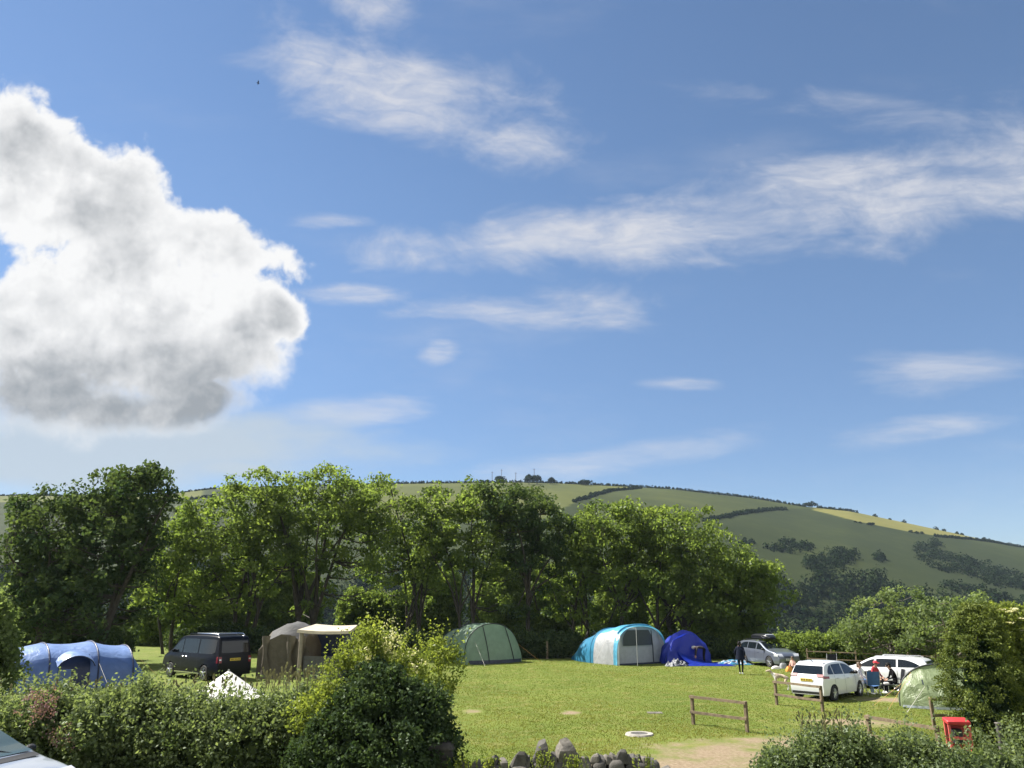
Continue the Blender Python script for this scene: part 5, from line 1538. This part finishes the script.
# white pyramid tent behind the bramble hedge
p0 = at(227, 690, 25.0)
t = thing('bell_tent', 'small white pyramid tent peeking over the bramble hedge', 'tent', (p0[0], p0[1], g0(p0[0], p0[1])), R(20))
top = at(227, 671, 25.0)[2] - t.location.z
b = MB(); rws = []
for i in range(11):
    u = i / 10; row = []
    for j in range(32):
        a = 2 * math.pi * j / 32; sq = 1 / max(abs(math.cos(a)), abs(math.sin(a))) ** .55
        r = .03 + (2.1 * sq) * u * (1 + .10 * u)
        row.append((r * math.cos(a), r * math.sin(a), top * (1 - u * .92) - .05 * math.sin(u * math.pi)))
    rws.append(row)
b.grid(rws, 0, True); b.build('canopy', M_WHITET, t, smooth=40)
MB().tube([(0, 0, 0), (0, 0, top + .05)], .025, 6).build('centre_pole', M_STEEL, t)
# ------------------------------------------------------------------ fences, wall, fire point, covers
M_WOOD = pmat('weathered_fence_wood', (.135, .10, .062), .85, var=.35, scale=4, bump=.5, bscale=14)
M_WOODL = pmat('pale_fence_wood', (.20, .155, .095), .85, var=.3, scale=4, bump=.5, bscale=14)  # paler brown than the other fence wood
FG = 'low post and rail barriers'
def barrier(label, a, b_, h=.92, rails=(.88, .40), post=.10, extra=(), group=FG, name='rail_fence', rail=.085, n_posts=2, mat=M_WOOD):
    a, b_ = Vector(a), Vector(b_); d = b_ - a; L = d.xy.length; rz = math.atan2(d.y, d.x)
    t = thing(name, label, 'fence', a, rz, group)
    for i in range(n_posts):
        x = L * i / (n_posts - 1); z = g0(a.x + d.x * i / (n_posts - 1), a.y + d.y * i / (n_posts - 1)) - a.z
        mb = MB(); mb.box((x, 0, z + h / 2 - .1), (post, post, h + .2), bev=.012); mb.build('post', mat, t)
    z1 = b_.z - a.z
    for r in rails:
        mb = MB(); y = -post / 2 - .022; n = 6
        rows = []
        for i in range(n + 1):
            u = i / n; x = -.05 + (L + .1) * u; z = r + z1 * u + random.uniform(-.006, .006)
            rows.append([(x, y - .02, z - rail / 2), (x, y + .02, z - rail / 2), (x, y + .02, z + rail / 2), (x, y - .02, z + rail / 2)])
        mb.grid(rows, 0, True); mb.f += [(0, 1, 2, 3), tuple(n * 4 + k for k in (3, 2, 1, 0))]; mb.mi += [0, 0]
        mb.build('rail', mat, t)
    return t
barrier('short two rail barrier standing alone on the grass by the bare track', gnd(693.5, 724.5), gnd(747.5, 732.5))
barrier('short two rail barrier right behind the white hatchback', gnd(777, 705), gnd(823, 712))
q0 = at(867.5, 713.5, 23.2); q1 = at(936, 723.5, 21.2)
barrier('barrier running into the red fire point, lower part behind the hedge', (q0[0], q0[1], g0(q0[0], q0[1])), (q1[0], q1[1], g0(q1[0], q1[1])), h=.93)
q0 = gnd(934.5, 728.5); q1 = spot(985, 27.2)
barrier('barrier in front of the pale green dome tent, going in under the cypress', q0, q1, h=.95)
# field boundary fence
a, b_ = spot(806, 50.5), spot(962, 45)
barrier('weathered boundary fence along the light green hedge', a, b_, h=1.15, rails=(1.0, .58), n_posts=7, group=None, name='boundary_fence', rail=.05, post=.08)
q = spot(547, 58.6); t = thing('fence_post', 'single weathered post in the dark gap next to the white and turquoise tent', 'post', q)
MB().box((0, 0, .55), (.16, .16, 1.3), bev=.02).build('post', M_WOODL, t); MB().box((0, 0, 1.21), (.18, .18, .03), bev=.01).build('post_cap', M_WOODL, t)

# stone wall with upright coping
M_STONE = pmat('grey_slate_stone', (.060, .056, .050), .9, var=.45, scale=3.5, bump=.8, bscale=9)
M_STONEL = pmat('lichened_stone', (.11, .10, .085), .9, var=.4, scale=5, bump=.8, bscale=9)
def stone(b, c, s, rz=0.0, seed=0.0, mi=0, lean=0.0):
    rows = []
    for i in range(6):
        u = i / 5; row = []
        for j in range(10):
            a = 2 * math.pi * j / 10
            k = (1 - .30 * u ** 2) * (.72 if i == 5 else 1)
            x = s[0] / 2 * k * math.copysign(abs(math.cos(a)) ** .4, math.cos(a)); y = s[1] / 2 * k * math.copysign(abs(math.sin(a)) ** .4, math.sin(a))
            z = s[2] * u * (1 if i < 5 else 1.0) + (.16 * s[2] * math.cos(a + seed) * u)
            x += lean * z
            p = Vector((x * math.cos(rz) - y * math.sin(rz), x * math.sin(rz) + y * math.cos(rz), z))
            p = Vector(wob(tuple(p), min(s) * .22, 3.0, seed))
            row.append((c[0] + p.x, c[1] + p.y, c[2] + p.z))
        rows.append(row)
    o = len(b.v); b.grid(rows, mi, True); b.f += [tuple(o + k for k in range(9, -1, -1)), tuple(o + 50 + k for k in range(10))]; b.mi += [mi, mi]
WY = 16.2
a, e = spot(458, WY), spot(655, WY + .5)
t = thing('stone_wall', 'low dry stone wall with upright coping stones along the bottom edge', 'wall', a)
L = e.x - a.x
wt = top_z(768, WY) - a.z + .02
b = MB()
for k in range(5):
    x = 0
    while x < L:
        w = random.uniform(.22, .5); stone(b, (x + w / 2, .8 * x / L + random.uniform(-.03, .03), wt * k / 5 - .02), (w * 1.04, .42, wt / 5 * 1.12), 0, random.random() * 50, random.choice((0, 0, 1))); x += w
b.build('wall_courses', [M_STONE, M_STONEL], t, smooth=50)
def cop(px, w_px, h_px, lean=0.0):
    x = at(px, 760, WY)[0] - a.x
    b = MB(); s = WY / 810
    stone(b, (x, .8 * x / L, wt - .04), (w_px * s, .30, h_px * s + .04), random.uniform(-.35, .35), random.random() * 50, 0, lean)
    b.build('coping_stone', M_STONE if random.random() < .7 else M_STONEL, t, smooth=18)
for c_ in ((465, 9, 6), (476, 8, 5), (487, 10, 4), (494, 8, 8), (503, 10, 5), (518, 17, 11, .3), (540, 15, 19, .12), (527, 8, 6), (555, 9, 8), (561, 6, 5), (579, 7, 7), (569, 22, 18, -.15), (586, 9, 5), (598, 11, 6), (611, 8, 5), (624, 12, 9, .4), (605, 7, 4), (617, 8, 6), (631, 7, 5), (637, 9, 4), (643, 7, 4), (649, 8, 3)):
    cop(*c_)
def weeds(label, px, py, n, h, Y, mat=M_HAW, w=.25, name='weed_tuft', group='weeds growing out of the wall'):
    q = Vector(at(px, py, Y)); z0 = g0(q.x, q.y)
    t_ = thing(name, label, 'weed', (q.x, q.y, q.z), 0, group)
    base = rng.normal(size=(n, 3)) * np.array([w * .5, .06, 0]); k = 10
    u = np.tile(np.linspace(0, 1, k), n); hh = np.repeat(h * (.5 + .5 * rng.random(n)), k); ln = np.repeat(rng.normal(size=n) * .2, k)
    P = np.repeat(base, k, 0) + np.stack([ln * u * hh, rng.normal(size=n * k) * .02, u * hh], 1) + rng.normal(size=(n * k, 3)) * .018
    quads_mesh('foliage', leaf_quads(P, .055 * (.6 + .8 * rng.random(len(P)))), np.clip(rng.normal(.5, .25, len(P)), 0, 1), mat, t_)
    b = MB()
    for i in range(n): b.tube([base[i], base[i] + np.array([ln[i * k] * hh[i * k], 0, hh[i * k]])], [.006, .003], 4, cap=False)
    b.build('stalk', M_HAW, t_)
weeds('leafy weed in front of the tallest pointed coping stone', 543, 768, 16, .32, WY - .3)
weeds('leafy weed in front of the broad coping stone', 575, 768, 16, .26, WY - .3)
weeds('thin weeds on the wall next to the ivy mound', 486, 768, 12, .30, WY - .3)
weeds('thin tall weed on the wall beside the bare track', 646, 768, 8, .34, WY - .2, w=.4)
weeds('low weeds at the start of the wall against the ivy mound', 465, 768, 18, .22, WY - .35)
M_PIER = pmat('mossy_dark_stone', (.035, .032, .028), .95, var=.5, scale=4, bump=.8, bscale=9)
# gate pier end of the ivy mound
q = spot(444, 16.2); t = thing('gate_pier', 'dark rough stone pier overgrown by the ivy mound', 'pier', q)
b = MB(); zt = top_z(748, 16.0) - q.z
for k in range(9): stone(b, (random.uniform(-.03, .03), 0, zt * k / 9 - .03), (.46, .5, zt / 9 * 1.15), random.uniform(-.1, .1), random.random() * 60, 0)
b.build('pier_stones', M_PIER, t, smooth=30)
b = MB(); stone(b, (0, 0, zt - .03), (.52, .54, .10), 0, 7.0); b.build('pier_cap', M_PIER, t, smooth=30)

# covers in the grass
M_CONC = pmat('painted_concrete_ring', (.26, .245, .215), .8, var=.15, scale=5, bump=.3)
M_IRON = pmat('drain_iron', (.10, .095, .09), .6, .3, var=.3, bump=.4)
q = gnd(639.5, 735); t = thing('drain_cover', 'round drain cover in a white painted ring on the grass', 'drain cover', q)
b = MB(); rws = []
for r, z in ((.27, .01), (.27, .05), (.42, .05), (.45, .0)): rws.append([(r * math.cos(2 * math.pi * k / 36), r * math.sin(2 * math.pi * k / 36), z) for k in range(36)])
b.grid(rws, 0, True); b.build('ring', M_CONC, t, smooth=40)
b = MB(); o_ = [(.265 * math.cos(2 * math.pi * k / 36), .265 * math.sin(2 * math.pi * k / 36), .035) for k in range(36)]
b.add(o_, [tuple(range(36))])
for k in range(-3, 4): b.box((k * .065, 0, .040), (.02, 2 * math.sqrt(max(.01, .24 ** 2 - (k * .065) ** 2)), .012))
b.build('lid', M_IRON, t)
q = gnd(655, 713); t = thing('paving_slab', 'small pale concrete slab let into the middle of the grass', 'slab', q)
b = MB(); b.box((0, 0, -.01), (.55, .42, .06), bev=.012); b.build('slab', M_STONEL, t); b = MB(); b.box((0, 0, .026), (.10, .03, .012)); b.build('lifting_ring', M_IRON, t)

# red fire point
M_REDP = pmat('red_fire_point_paint', (.36, .026, .03), .45, var=.12, bump=.15)
M_REDD = pmat('faded_red_paint', (.52, .09, .08), .6, var=.2)
q = spot(944.5, 20.2); t = thing('fire_point', 'red wooden fire point stand with an open front at the end of the barrier', 'fire point', q, R(-12))
zt = at(512, 718.5, 20.2)[2] - q.z
b = MB(); b.box((0, 0, zt - .06), (.52, .40, .10), bev=.02, rx=R(6)); b.build('top_board', M_REDP, t)
b = MB(); b.box((0, .15, zt - .42), (.40, .03, .62)); b.build('back_board', M_REDP, t)
for x in (-.22, .22):
    for y in (-.15, .15): b = MB(); b.box((x, y, (zt - .1) / 2), (.05, .05, zt - .1)); b.build('leg', M_REDD, t)
b = MB(); b.box((0, -.15, zt - .42), (.39, .035, .06)); b.build('cross_rail', M_REDD, t)
b = MB(); b.box((-.02, .02, zt - .40), (.22, .2, .34), bev=.03); b.build('hose_box', M_DARKC, t)
q = spot(1009 - 24, 19.2)
t = thing('fence_post', 'weathered post standing among the leaves under the cypress', 'post', spot(985, 17.6))
MB().box((0, 0, .75), (.10, .10, 1.5), bev=.015).build('post', M_STONE, t); MB().box((0, 0, 1.51), (.12, .12, .03), bev=.01).build('post_cap', M_STONEL, t)

# ------------------------------------------------------------------ people
M_SKIN = pmat('skin', (.42, .24, .17), .55, var=.08)
M_NAVYC = pmat('navy_coat', (.006, .009, .022), .9, 0, .15, var=.2, bump=.3)
M_BLACKC = pmat('black_trousers', (.004, .004, .005), .9, 0, .15, var=.2)
M_WSHOE = pmat('white_shoes', (.7, .7, .7), .6)
M_DSHOE = pmat('dark_shoes', (.02, .018, .016), .6)
M_REDJ = pmat('red_jacket', (.38, .018, .03), .75, var=.15, bump=.3)
M_MAROON = pmat('grey_brown_jumper', (.030, .024, .028), .9, var=.2, bump=.3)
M_PATT = pmat('white_patterned_top', (.50, .50, .52), .8, var=.6, scale=14)
M_JEANS = pmat('pale_jeans', (.30, .38, .52), .85, var=.15)
M_HAIRD = pmat('dark_hair', (.006, .005, .004), .7, 0, .2, var=.3)
M_HAIRB = pmat('brown_hair', (.07, .042, .024), .6, var=.3)
M_HAIRG = pmat('grey_hair', (.45, .43, .41), .7, var=.2)
M_PINKT = pmat('pink_top', (.42, .26, .22), .8, var=.15)
M_ORANGE = pmat('orange_cloth', (.62, .24, .04), .7, var=.1)

def person(label, J, mats, loc, rz, hair=None, cap=None, group=None, scale=1.0):
    """J: joints of the pose, x forward; one skinned body with clothes as material zones."""
    t = thing('person', label, 'person', loc, rz, group); t.scale = (scale,) * 3
    V, E, Rd, Z = [], [], [], []
    def v(p, r, z): V.append(tuple(p)); Rd.append(r); Z.append(z); return len(V) - 1
    def e(a, b): E.append((a, b))
    pel = v(J['pelvis'], (.155, .125), 'legs')
    sp = v(J['spine'], (.145, .115), 'top'); ch = v(J['chest'], (.165, .125), 'top'); nk = v(J['neck'], (.06, .06), 'top')
    hb = v(J['head'], (.078, .09), 'skin'); ht = v(J['crown'], (.072, .08), 'skin')
    e(pel, sp); e(sp, ch); e(ch, nk); e(nk, hb); e(hb, ht)
    hd, cr = Vector(J['head']), Vector(J['crown'])
    f = Vector(J.get('face', (1, 0, 0))).normalized()
    for s_ in ('l', 'r'):
        sg = 1 if s_ == 'l' else -1
        hp_ = v(J['hip_' + s_], (.095, .095), 'legs'); kn = v(J['knee_' + s_], (.062, .062), 'legs'); an = v(J['ankle_' + s_], (.042, .042), 'legs')
        a_ = Vector(J['ankle_' + s_]); tdir = Vector(J.get('toe_dir', (1, 0, 0)))
        he = v(a_ + Vector((0, 0, -.05)) - tdir * .03, (.042, .038), 'shoe'); to = v(a_ + tdir * .17 + Vector((0, 0, -.055)), (.04, .028), 'shoe')
        e(pel, hp_); e(hp_, kn); e(kn, an); e(an, he); e(he, to)
        sh = v(J['shoulder_' + s_], (.062, .062), 'top'); el = v(J['elbow_' + s_], (.045, .045), 'top'); wr = v(J['wrist_' + s_], (.030, .026), 'top')
        e(ch, sh); e(sh, el); e(el, wr)
        d = (Vector(J['wrist_' + s_]) - Vector(J['elbow_' + s_])).normalized()
        sd = d.cross(f); sd = sd.normalized() if sd.length > .1 else Vector((0, 1, 0)); up = sd.cross(d)
        pm = v(Vector(J['wrist_' + s_]) + d * .055, (.036, .017), 'skin'); e(wr, pm)
        for q, (o_, ln) in enumerate(((-.03, .062), (-.01, .072), (.01, .070), (.03, .055))):
            k1 = v(Vector(V[pm]) + d * .045 + sd * o_, (.009, .009), 'skin'); k2 = v(Vector(V[k1]) + d * ln * .6 + up * .014, (.008, .008), 'skin'); k3 = v(Vector(V[k2]) + d * ln * .4 + up * .024, (.007, .007), 'skin')
            e(pm, k1); e(k1, k2); e(k2, k3)
        th = v(Vector(J['wrist_' + s_]) + d * .05 + sd * (-.045 * sg) + up * .015, (.010, .010), 'skin'); th2 = v(Vector(V[th]) + d * .035 + sd * (-.012 * sg) + up * .015, (.008, .008), 'skin')
        e(pm, th); e(th, th2)
    me = bpy.data.meshes.new('body'); me.from_pydata(V, E, [])
    o = bpy.data.objects.new('body', me); COL.objects.link(o)
    md = o.modifiers.new('skin', 'SKIN'); md.use_smooth_shade = True
    for i, r in enumerate(Rd):
        me.skin_vertices[0].data[i].radius = r; me.skin_vertices[0].data[i].use_root = (i == 0)
    o.modifiers.new('sub', 'SUBSURF').levels = 1
    dg = bpy.context.evaluated_depsgraph_get()
    m2 = bpy.data.meshes.new_from_object(o.evaluated_get(dg))
    bpy.data.objects.remove(o)
    m2.name = 'body'; m2.materials.clear()
    order = ['top', 'legs', 'skin', 'shoe']
    for k in order: m2.materials.append(mats[k])
    SV_ = [(Vector(V[a]), Vector(V[b]), Z[b] if Z[b] != 'legs' or Z[a] == 'legs' else Z[b]) for a, b in E]
    for p in m2.polygons:
        c_ = p.center; best = None
        for a, b_, z in SV_:
            ab = b_ - a; u = max(0, min(1, (c_ - a).dot(ab) / max(ab.length_squared, 1e-9)))
            dd = (a + ab * u - c_).length
            if best is None or dd < best[0]: best = (dd, z)
        p.material_index = order.index(best[1]); p.use_smooth = True
    bo = bpy.data.objects.new('body', m2); COL.objects.link(bo); bo.parent = t
    up = (cr - Vector(J['neck'])).normalized(); side = up.cross(f).normalized()
    M = Matrix((f.to_4d(), side.to_4d(), up.to_4d(), (0, 0, 0, 1))).transposed(); M[3][3] = 1
    hc = hd.lerp(cr, .45)
    def place(o): o.parent = t; o.matrix_local = Matrix.Translation(hc) @ M.to_3x3().to_4x4()
    if hair:
        b = MB(); b.ball((-.012, 0, .02), (.112, .098, .118), 14, 8, 0, -.15); b.ball((-.05, 0, -.03), (.07, .085, .12), 12, 6, 0, -.7)
        place(b.build('hair', hair, None, smooth=60))
    if cap:
        b = MB(); b.ball((0, 0, .035), (.115, .105, .105), 14, 6, 0, 0.0); b.box((.13, 0, .05), (.12, .15, .018), bev=.008); place(b.build('cap', cap, None, smooth=60))
    b = MB(); b.tube([(.088, 0, .02), (.112, 0, -.012), (.09, 0, -.025)], [.008, .014, .010], 6); place(b.build('nose', mats['skin'], None, smooth=60))
    b = MB(); b.ball((.088, .032, .022), .011, 8, 6); b.ball((.088, -.032, .022), .011, 8, 6); place(b.build('eyes', M_HAIRD, None))
    b = MB(); b.box((.09, 0, -.058), (.012, .045, .01), bev=.004); place(b.build('mouth', M_MAROON, None))
    for sg in (-1, 1): b = MB(); b.ball((-.005, sg * .088, .0), (.022, .012, .033), 8, 6); place(b.build('ear', mats['skin'], None, smooth=60))
    return t
def stand():
    J = dict(pelvis=(0, 0, .93), spine=(.01, 0, 1.12), chest=(0, 0, 1.34), neck=(.0, 0, 1.50), head=(.03, 0, 1.58), crown=(.015, 0, 1.68))
    for s_, g in (('l', 1), ('r', -1)):
        J.update({'hip_' + s_: (0, g * .09, .86), 'knee_' + s_: (.02, g * .10, .48), 'ankle_' + s_: (-.02, g * .11, .09), 'shoulder_' + s_: (0, g * .17, 1.40), 'elbow_' + s_: (-.04, g * .25, 1.14), 'wrist_' + s_: (.10, g * .20, .97)})
    return J
def sit(h=.42, lean=.0):
    J = dict(pelvis=(0, 0, h + .1), spine=(.0 + lean * .3, 0, h + .28), chest=(-.03 + lean, 0, h + .50), neck=(.0 + lean * 1.3, 0, h + .66), head=(.04 + lean * 1.5, 0, h + .74), crown=(.03 + lean * 1.6, 0, h + .84))
    for s_, g in (('l', 1), ('r', -1)):
        J.update({'hip_' + s_: (.06, g * .10, h + .07), 'knee_' + s_: (.46, g * .12, h + .08), 'ankle_' + s_: (.48, g * .12, .09), 'shoulder_' + s_: (-.02 + lean, g * .18, h + .56), 'elbow_' + s_: (.05 + lean, g * .25, h + .30), 'wrist_' + s_: (.30 + lean * .5, g * .12, h + .22)})
    return J
J = stand(); J['ankle_l'] = (.12, .10, .09); J['knee_l'] = (.09, .10, .48); J['ankle_r'] = (-.14, -.10, .10); J['elbow_l'] = (-.08, .29, 1.14); J['wrist_l'] = (.08, .22, .98); J['elbow_r'] = (-.08, -.29, 1.14); J['wrist_r'] = (.08, -.22, .98)
q = gnd(741.5, 674.5)
person('person in a dark navy coat and black trousers standing alone on the grass', J, dict(top=M_NAVYC, legs=M_BLACKC, skin=M_SKIN, shoe=M_WSHOE), q, R(60), hair=M_HAIRD, scale=1.02)
b = MB(); rows = []  # coat skirt
for i in range(7):
    u = i / 6; rows.append([((.16 + .05 * u) * math.cos(2 * math.pi * k / 20), (.20 + .07 * u) * math.sin(2 * math.pi * k / 20), 1.30 - .52 * u) for k in range(20)])
b.grid(rows, 0, True); per = [o for o in COL.objects if o.name.startswith('person')][0]; b.build('coat', M_NAVYC, per, smooth=60)
J = dict(pelvis=(-.10, 0, .92), spine=(.10, 0, .98), chest=(.32, 0, 1.0), neck=(.47, 0, .98), head=(.56, 0, .95), crown=(.65, 0, .94), face=(.1, 0, -1))
for s_, g in (('l', 1), ('r', -1)):
    J.update({'hip_' + s_: (-.10, g * .10, .86), 'knee_' + s_: (-.04, g * .12, .47), 'ankle_' + s_: (-.06, g * .14, .09), 'shoulder_' + s_: (.38, g * .18, .98), 'elbow_' + s_: (.46, g * .20, .70), 'wrist_' + s_: (.50, g * .14, .45)})
q = gnd(703.5, 663.5)
person('person with grey hair bending over the royal blue cloth', J, dict(top=M_MAROON, legs=M_BLACKC, skin=M_SKIN, shoe=M_DSHOE), (q.x, q.y - .05, q.z + .05), R(178), hair=M_HAIRG)

# camp chairs
M_CHB = pmat('blue_chair_cloth', (.035, .10, .24), .7, var=.1, bump=.2)
M_CHK = pmat('black_chair_cloth', (.005, .006, .008), .85, 0, .2, var=.2, bump=.2)
def camp_chair(label, loc, rz, mat, high=0.0, h=.40):
    t = thing('camp_chair', label, 'chair', loc, rz, 'folding camp chairs')
    b = MB(); rows = []
    for i in range(7):
        u = i / 6; rows.append([(-.22 + .46 * u, -.25 + .5 * v, h + .02 - .05 * math.sin(math.pi * v) + .03 * u) for v in [k / 6 for k in range(7)]])
    b.grid(rows); b.build('seat', mat, t, smooth=60)
    b = MB(); rows = []
    for i in range(7):
        u = i / 6; rows.append([(-.22 - .13 * u - .04 * math.sin(math.pi * v), -.26 + .52 * v, h + .02 + (.46 + high) * u) for v in [k / 6 for k in range(7)]])
    b.grid(rows); b.build('backrest', mat, t, smooth=60)
    for x0, x1 in ((.24, -.24), (-.24, .24)):
        for g in (-1, 1):
            MB().tube([(x0, g * .27, .0), (x1, g * .27, h + .05)], .012, 5).build('leg', M_STEEL, t)
    for g in (-1, 1):
        MB().tube([(-.24, g * .27, h), (-.37, g * .27, h + .5 + high)], .012, 5).build('back_post', M_STEEL, t)
        MB().box((.0, g * .28, h + .24), (.48, .06, .03), bev=.01).build('armrest', mat, t)
    return t
q = gnd(876, 695.5); camp_chair('blue camp chair with its back to the camera between two campers', (q.x, q.y + .25, q.z), R(80), M_CHB, .12)
q = gnd(866, 694.5); c1 = (q.x, q.y + .4, q.z); camp_chair('camp chair under the person in the white patterned top', c1, R(-40), M_CHK, 0)
person('seated person in a white patterned top and pale jeans, next to the hatchback', sit(.42), dict(top=M_PATT, legs=M_JEANS, skin=M_SKIN, shoe=M_WSHOE), (c1[0] - .02, c1[1], c1[2]), R(-40), hair=M_HAIRB)
q = gnd(884, 694); c2 = (q.x, q.y + .7, q.z); camp_chair('black camp chair under the person in red', c2, R(-60), M_CHK, 0)
person('seated person in a red jacket and red cap beside the blue camp chair', sit(.42, .04), dict(top=M_REDJ, legs=M_BLACKC, skin=M_SKIN, shoe=M_WSHOE), (c2[0], c2[1], c2[2] + .03), R(-60), cap=M_REDJ, hair=M_HAIRD)
q = gnd(903, 695); c3 = (q.x, q.y + .45, q.z); camp_chair('tall backed black camp chair closest to the pale green tent', c3, R(172), M_CHK, .16)
J = sit(.40, .16)
person('seated person in dark clothes hunched in the tall backed black chair', J, dict(top=M_BLACKC, legs=M_BLACKC, skin=M_SKIN, shoe=M_WSHOE), c3, R(172), hair=M_HAIRD)
q = spot(826, 41.5); camp_chair('black high backed camp chair standing beyond the roof of the white hatchback', (q.x, q.y, q.z), R(100), M_CHK, .45, .5)
q = gnd(891, 695.5); t = thing('camp_table', 'low dark folding table between the seated campers', 'table', (q.x, q.y + .35, q.z), R(15))
MB().box((0, 0, .40), (.6, .42, .03), bev=.01).build('tabletop', M_CHK, t)
for x in (-.26, .26):
    for y in (-.17, .17): MB().tube([(x, y, 0), (x, y, .39)], .012, 5).build('leg', M_STEEL, t)
o = MB().box((0, 0, .05), (.22, .16, .10), bev=.03).build('lunch_box', M_WHITET, None); o.location = (q.x + .02, q.y + .35, q.z + .416)
tag(o, 'small white box on the dark folding table', 'box')

# child and things by the grey car's bumper
J = sit(.06); J.update(knee_l=(.36, .14, .30), knee_r=(.36, -.14, .30), ankle_l=(.60, .12, .09), ankle_r=(.60, -.12, .09))
q = gnd(793.5, 670.5)
person('small child in a pink top sitting on the grass by the grey car', J, dict(top=M_PINKT, legs=M_BLACKC, skin=M_SKIN, shoe=M_DSHOE), q, R(215), hair=M_HAIRB, scale=.82)
def bag(label, px, py, s, mat, rz=0.0):
    q = gnd(px, py); t = thing('bag', label, 'bag', q, rz, 'bags left on the grass')
    b = MB(); rows = []
    for i in range(8):
        u = i / 7; k = (1 - .45 * u ** 2)
        rows.append([wob((s[0] / 2 * k * math.copysign(abs(math.cos(a)) ** .6, math.cos(a)), s[1] / 2 * k * math.copysign(abs(math.sin(a)) ** .6, math.sin(a)), .005 + s[2] * u), .03 if i else 0, 5, px) for a in [2 * math.pi * j / 16 for j in range(16)]])
    b.grid(rows, 0, True); b.f.append(tuple(7 * 16 + j for j in range(16))); b.mi.append(0)
    b.build('sack', mat, t, smooth=60)
    MB().tube([(-s[0] * .2, 0, s[2] * .95), (-s[0] * .1, 0, s[2] * 1.25), (s[0] * .1, 0, s[2] * 1.25), (s[0] * .2, 0, s[2] * .95)], .012, 5).build('bag_handle', mat, t)
bag('orange bag on the grass in front of the child', 789.5, 671.5, (.42, .34, .26), M_ORANGE)
bag('white carrier bag dropped before the front of the grey car', 783.5, 668.5, (.5, .35, .30), M_PALE)
bag('flat white bag beside the front wheel of the grey car', 776, 669, (.55, .3, .16), M_WHITET)

# dog behind the barrier
M_DOG = pmat('pale_brindle_coat', (.36, .29, .22), .85, var=.35, scale=7)
M_DOGW = pmat('white_fur', (.62, .60, .56), .85, var=.1)
q = gnd(781, 690); t = thing('dog', 'slim pale brindle dog standing on the grass behind the barrier', 'dog', q, R(165))
V = [(-.28, 0, .60), (-.05, 0, .63), (.20, 0, .62), (.34, 0, .72), (.42, 0, .83), (.50, 0, .85), (.62, 0, .81), (-.36, 0, .56), (-.47, 0, .42), (-.52, 0, .30)]
Rr_ = [(.085, .10), (.075, .085), (.095, .13), (.06, .07), (.052, .055), (.05, .055), (.024, .026), (.03, .03), (.015, .015), (.010, .010)]
E = [(0, 1), (1, 2), (2, 3), (3, 4), (4, 5), (5, 6), (0, 7), (7, 8), (8, 9)]
for g in (-1, 1):
    n_ = len(V)
    V += [(.20, g * .09, .50), (.19, g * .09, .30), (.21, g * .09, .05), (.26, g * .09, .02), (-.28, g * .09, .50), (-.20, g * .10, .34), (-.36, g * .10, .20), (-.33, g * .10, .04), (-.28, g * .10, .02)]
    Rr_ += [(.05, .05), (.028, .028), (.020, .020), (.024, .016), (.07, .07), (.042, .042), (.024, .024), (.02, .02), (.024, .016)]
    E += [(2, n_), (n_, n_ + 1), (n_ + 1, n_ + 2), (n_ + 2, n_ + 3), (0, n_ + 4), (n_ + 4, n_ + 5), (n_ + 5, n_ + 6), (n_ + 6, n_ + 7), (n_ + 7, n_ + 8)]
    V += [(.43, g * .05, .90), (.40, g * .08, .87)]; Rr_ += [(.022, .014), (.012, .008)]; E += [(4, n_ + 9), (n_ + 9, n_ + 10)]
me = bpy.data.meshes.new('body'); me.from_pydata(V, E, []); o = bpy.data.objects.new('body', me); COL.objects.link(o)
o.modifiers.new('skin', 'SKIN').use_smooth_shade = True
for i, r in enumerate(Rr_): me.skin_vertices[0].data[i].radius = r; me.skin_vertices[0].data[i].use_root = (i == 0)
o.modifiers.new('sub', 'SUBSURF').levels = 1
m2 = bpy.data.meshes.new_from_object(o.evaluated_get(bpy.context.evaluated_depsgraph_get())); bpy.data.objects.remove(o)
m2.materials.clear(); m2.materials.append(M_DOG); m2.materials.append(M_DOGW)
for p in m2.polygons: p.material_index = 1 if p.center.z < .36 or (p.center.x > .22 and p.center.z < .72) else 0; p.use_smooth = True
bo = bpy.data.objects.new('body', m2); COL.objects.link(bo); bo.parent = t; bo.location.z = -.005

# a gull high up
q = at(258, 83, 110)
t = thing('gull', 'lone gull flying high in the open blue sky', 'bird', q, R(20))
b = MB(); b.ball((0, 0, 0), (.24, .07, .075), 10, 8); b.tube([(.2, 0, .01), (.29, 0, 0)], [.04, .008], 6); b.build('body', M_MAROON, t, smooth=60)
for g in (-1, 1):
    b = MB(); b.grid([[(.09, g * .05, .03), (-.08, g * .05, .03)], [(.13, g * .28, .13), (-.04, g * .28, .12)], [(.02, g * .60, .09), (-.05, g * .60, .085)]]); b.build('wing', M_MAROON, t)

# ------------------------------------------------------------------ thin summer haze over the valley
m, nt, out = new_mat('haze_air')
pv = nt.n('ShaderNodeVolumePrincipled')
pv.inputs['Color'].default_value = (.62, .78, 1, 1); pv.inputs['Density'].default_value = HAZE; pv.inputs['Anisotropy'].default_value = 0
nt.link(pv.outputs[0], out.inputs['Volume'])
hz = MB().box((0, 720, 50), (5600, 1640, 200)).build('haze', m, None, smooth=0)
tag(hz, kind='stuff')
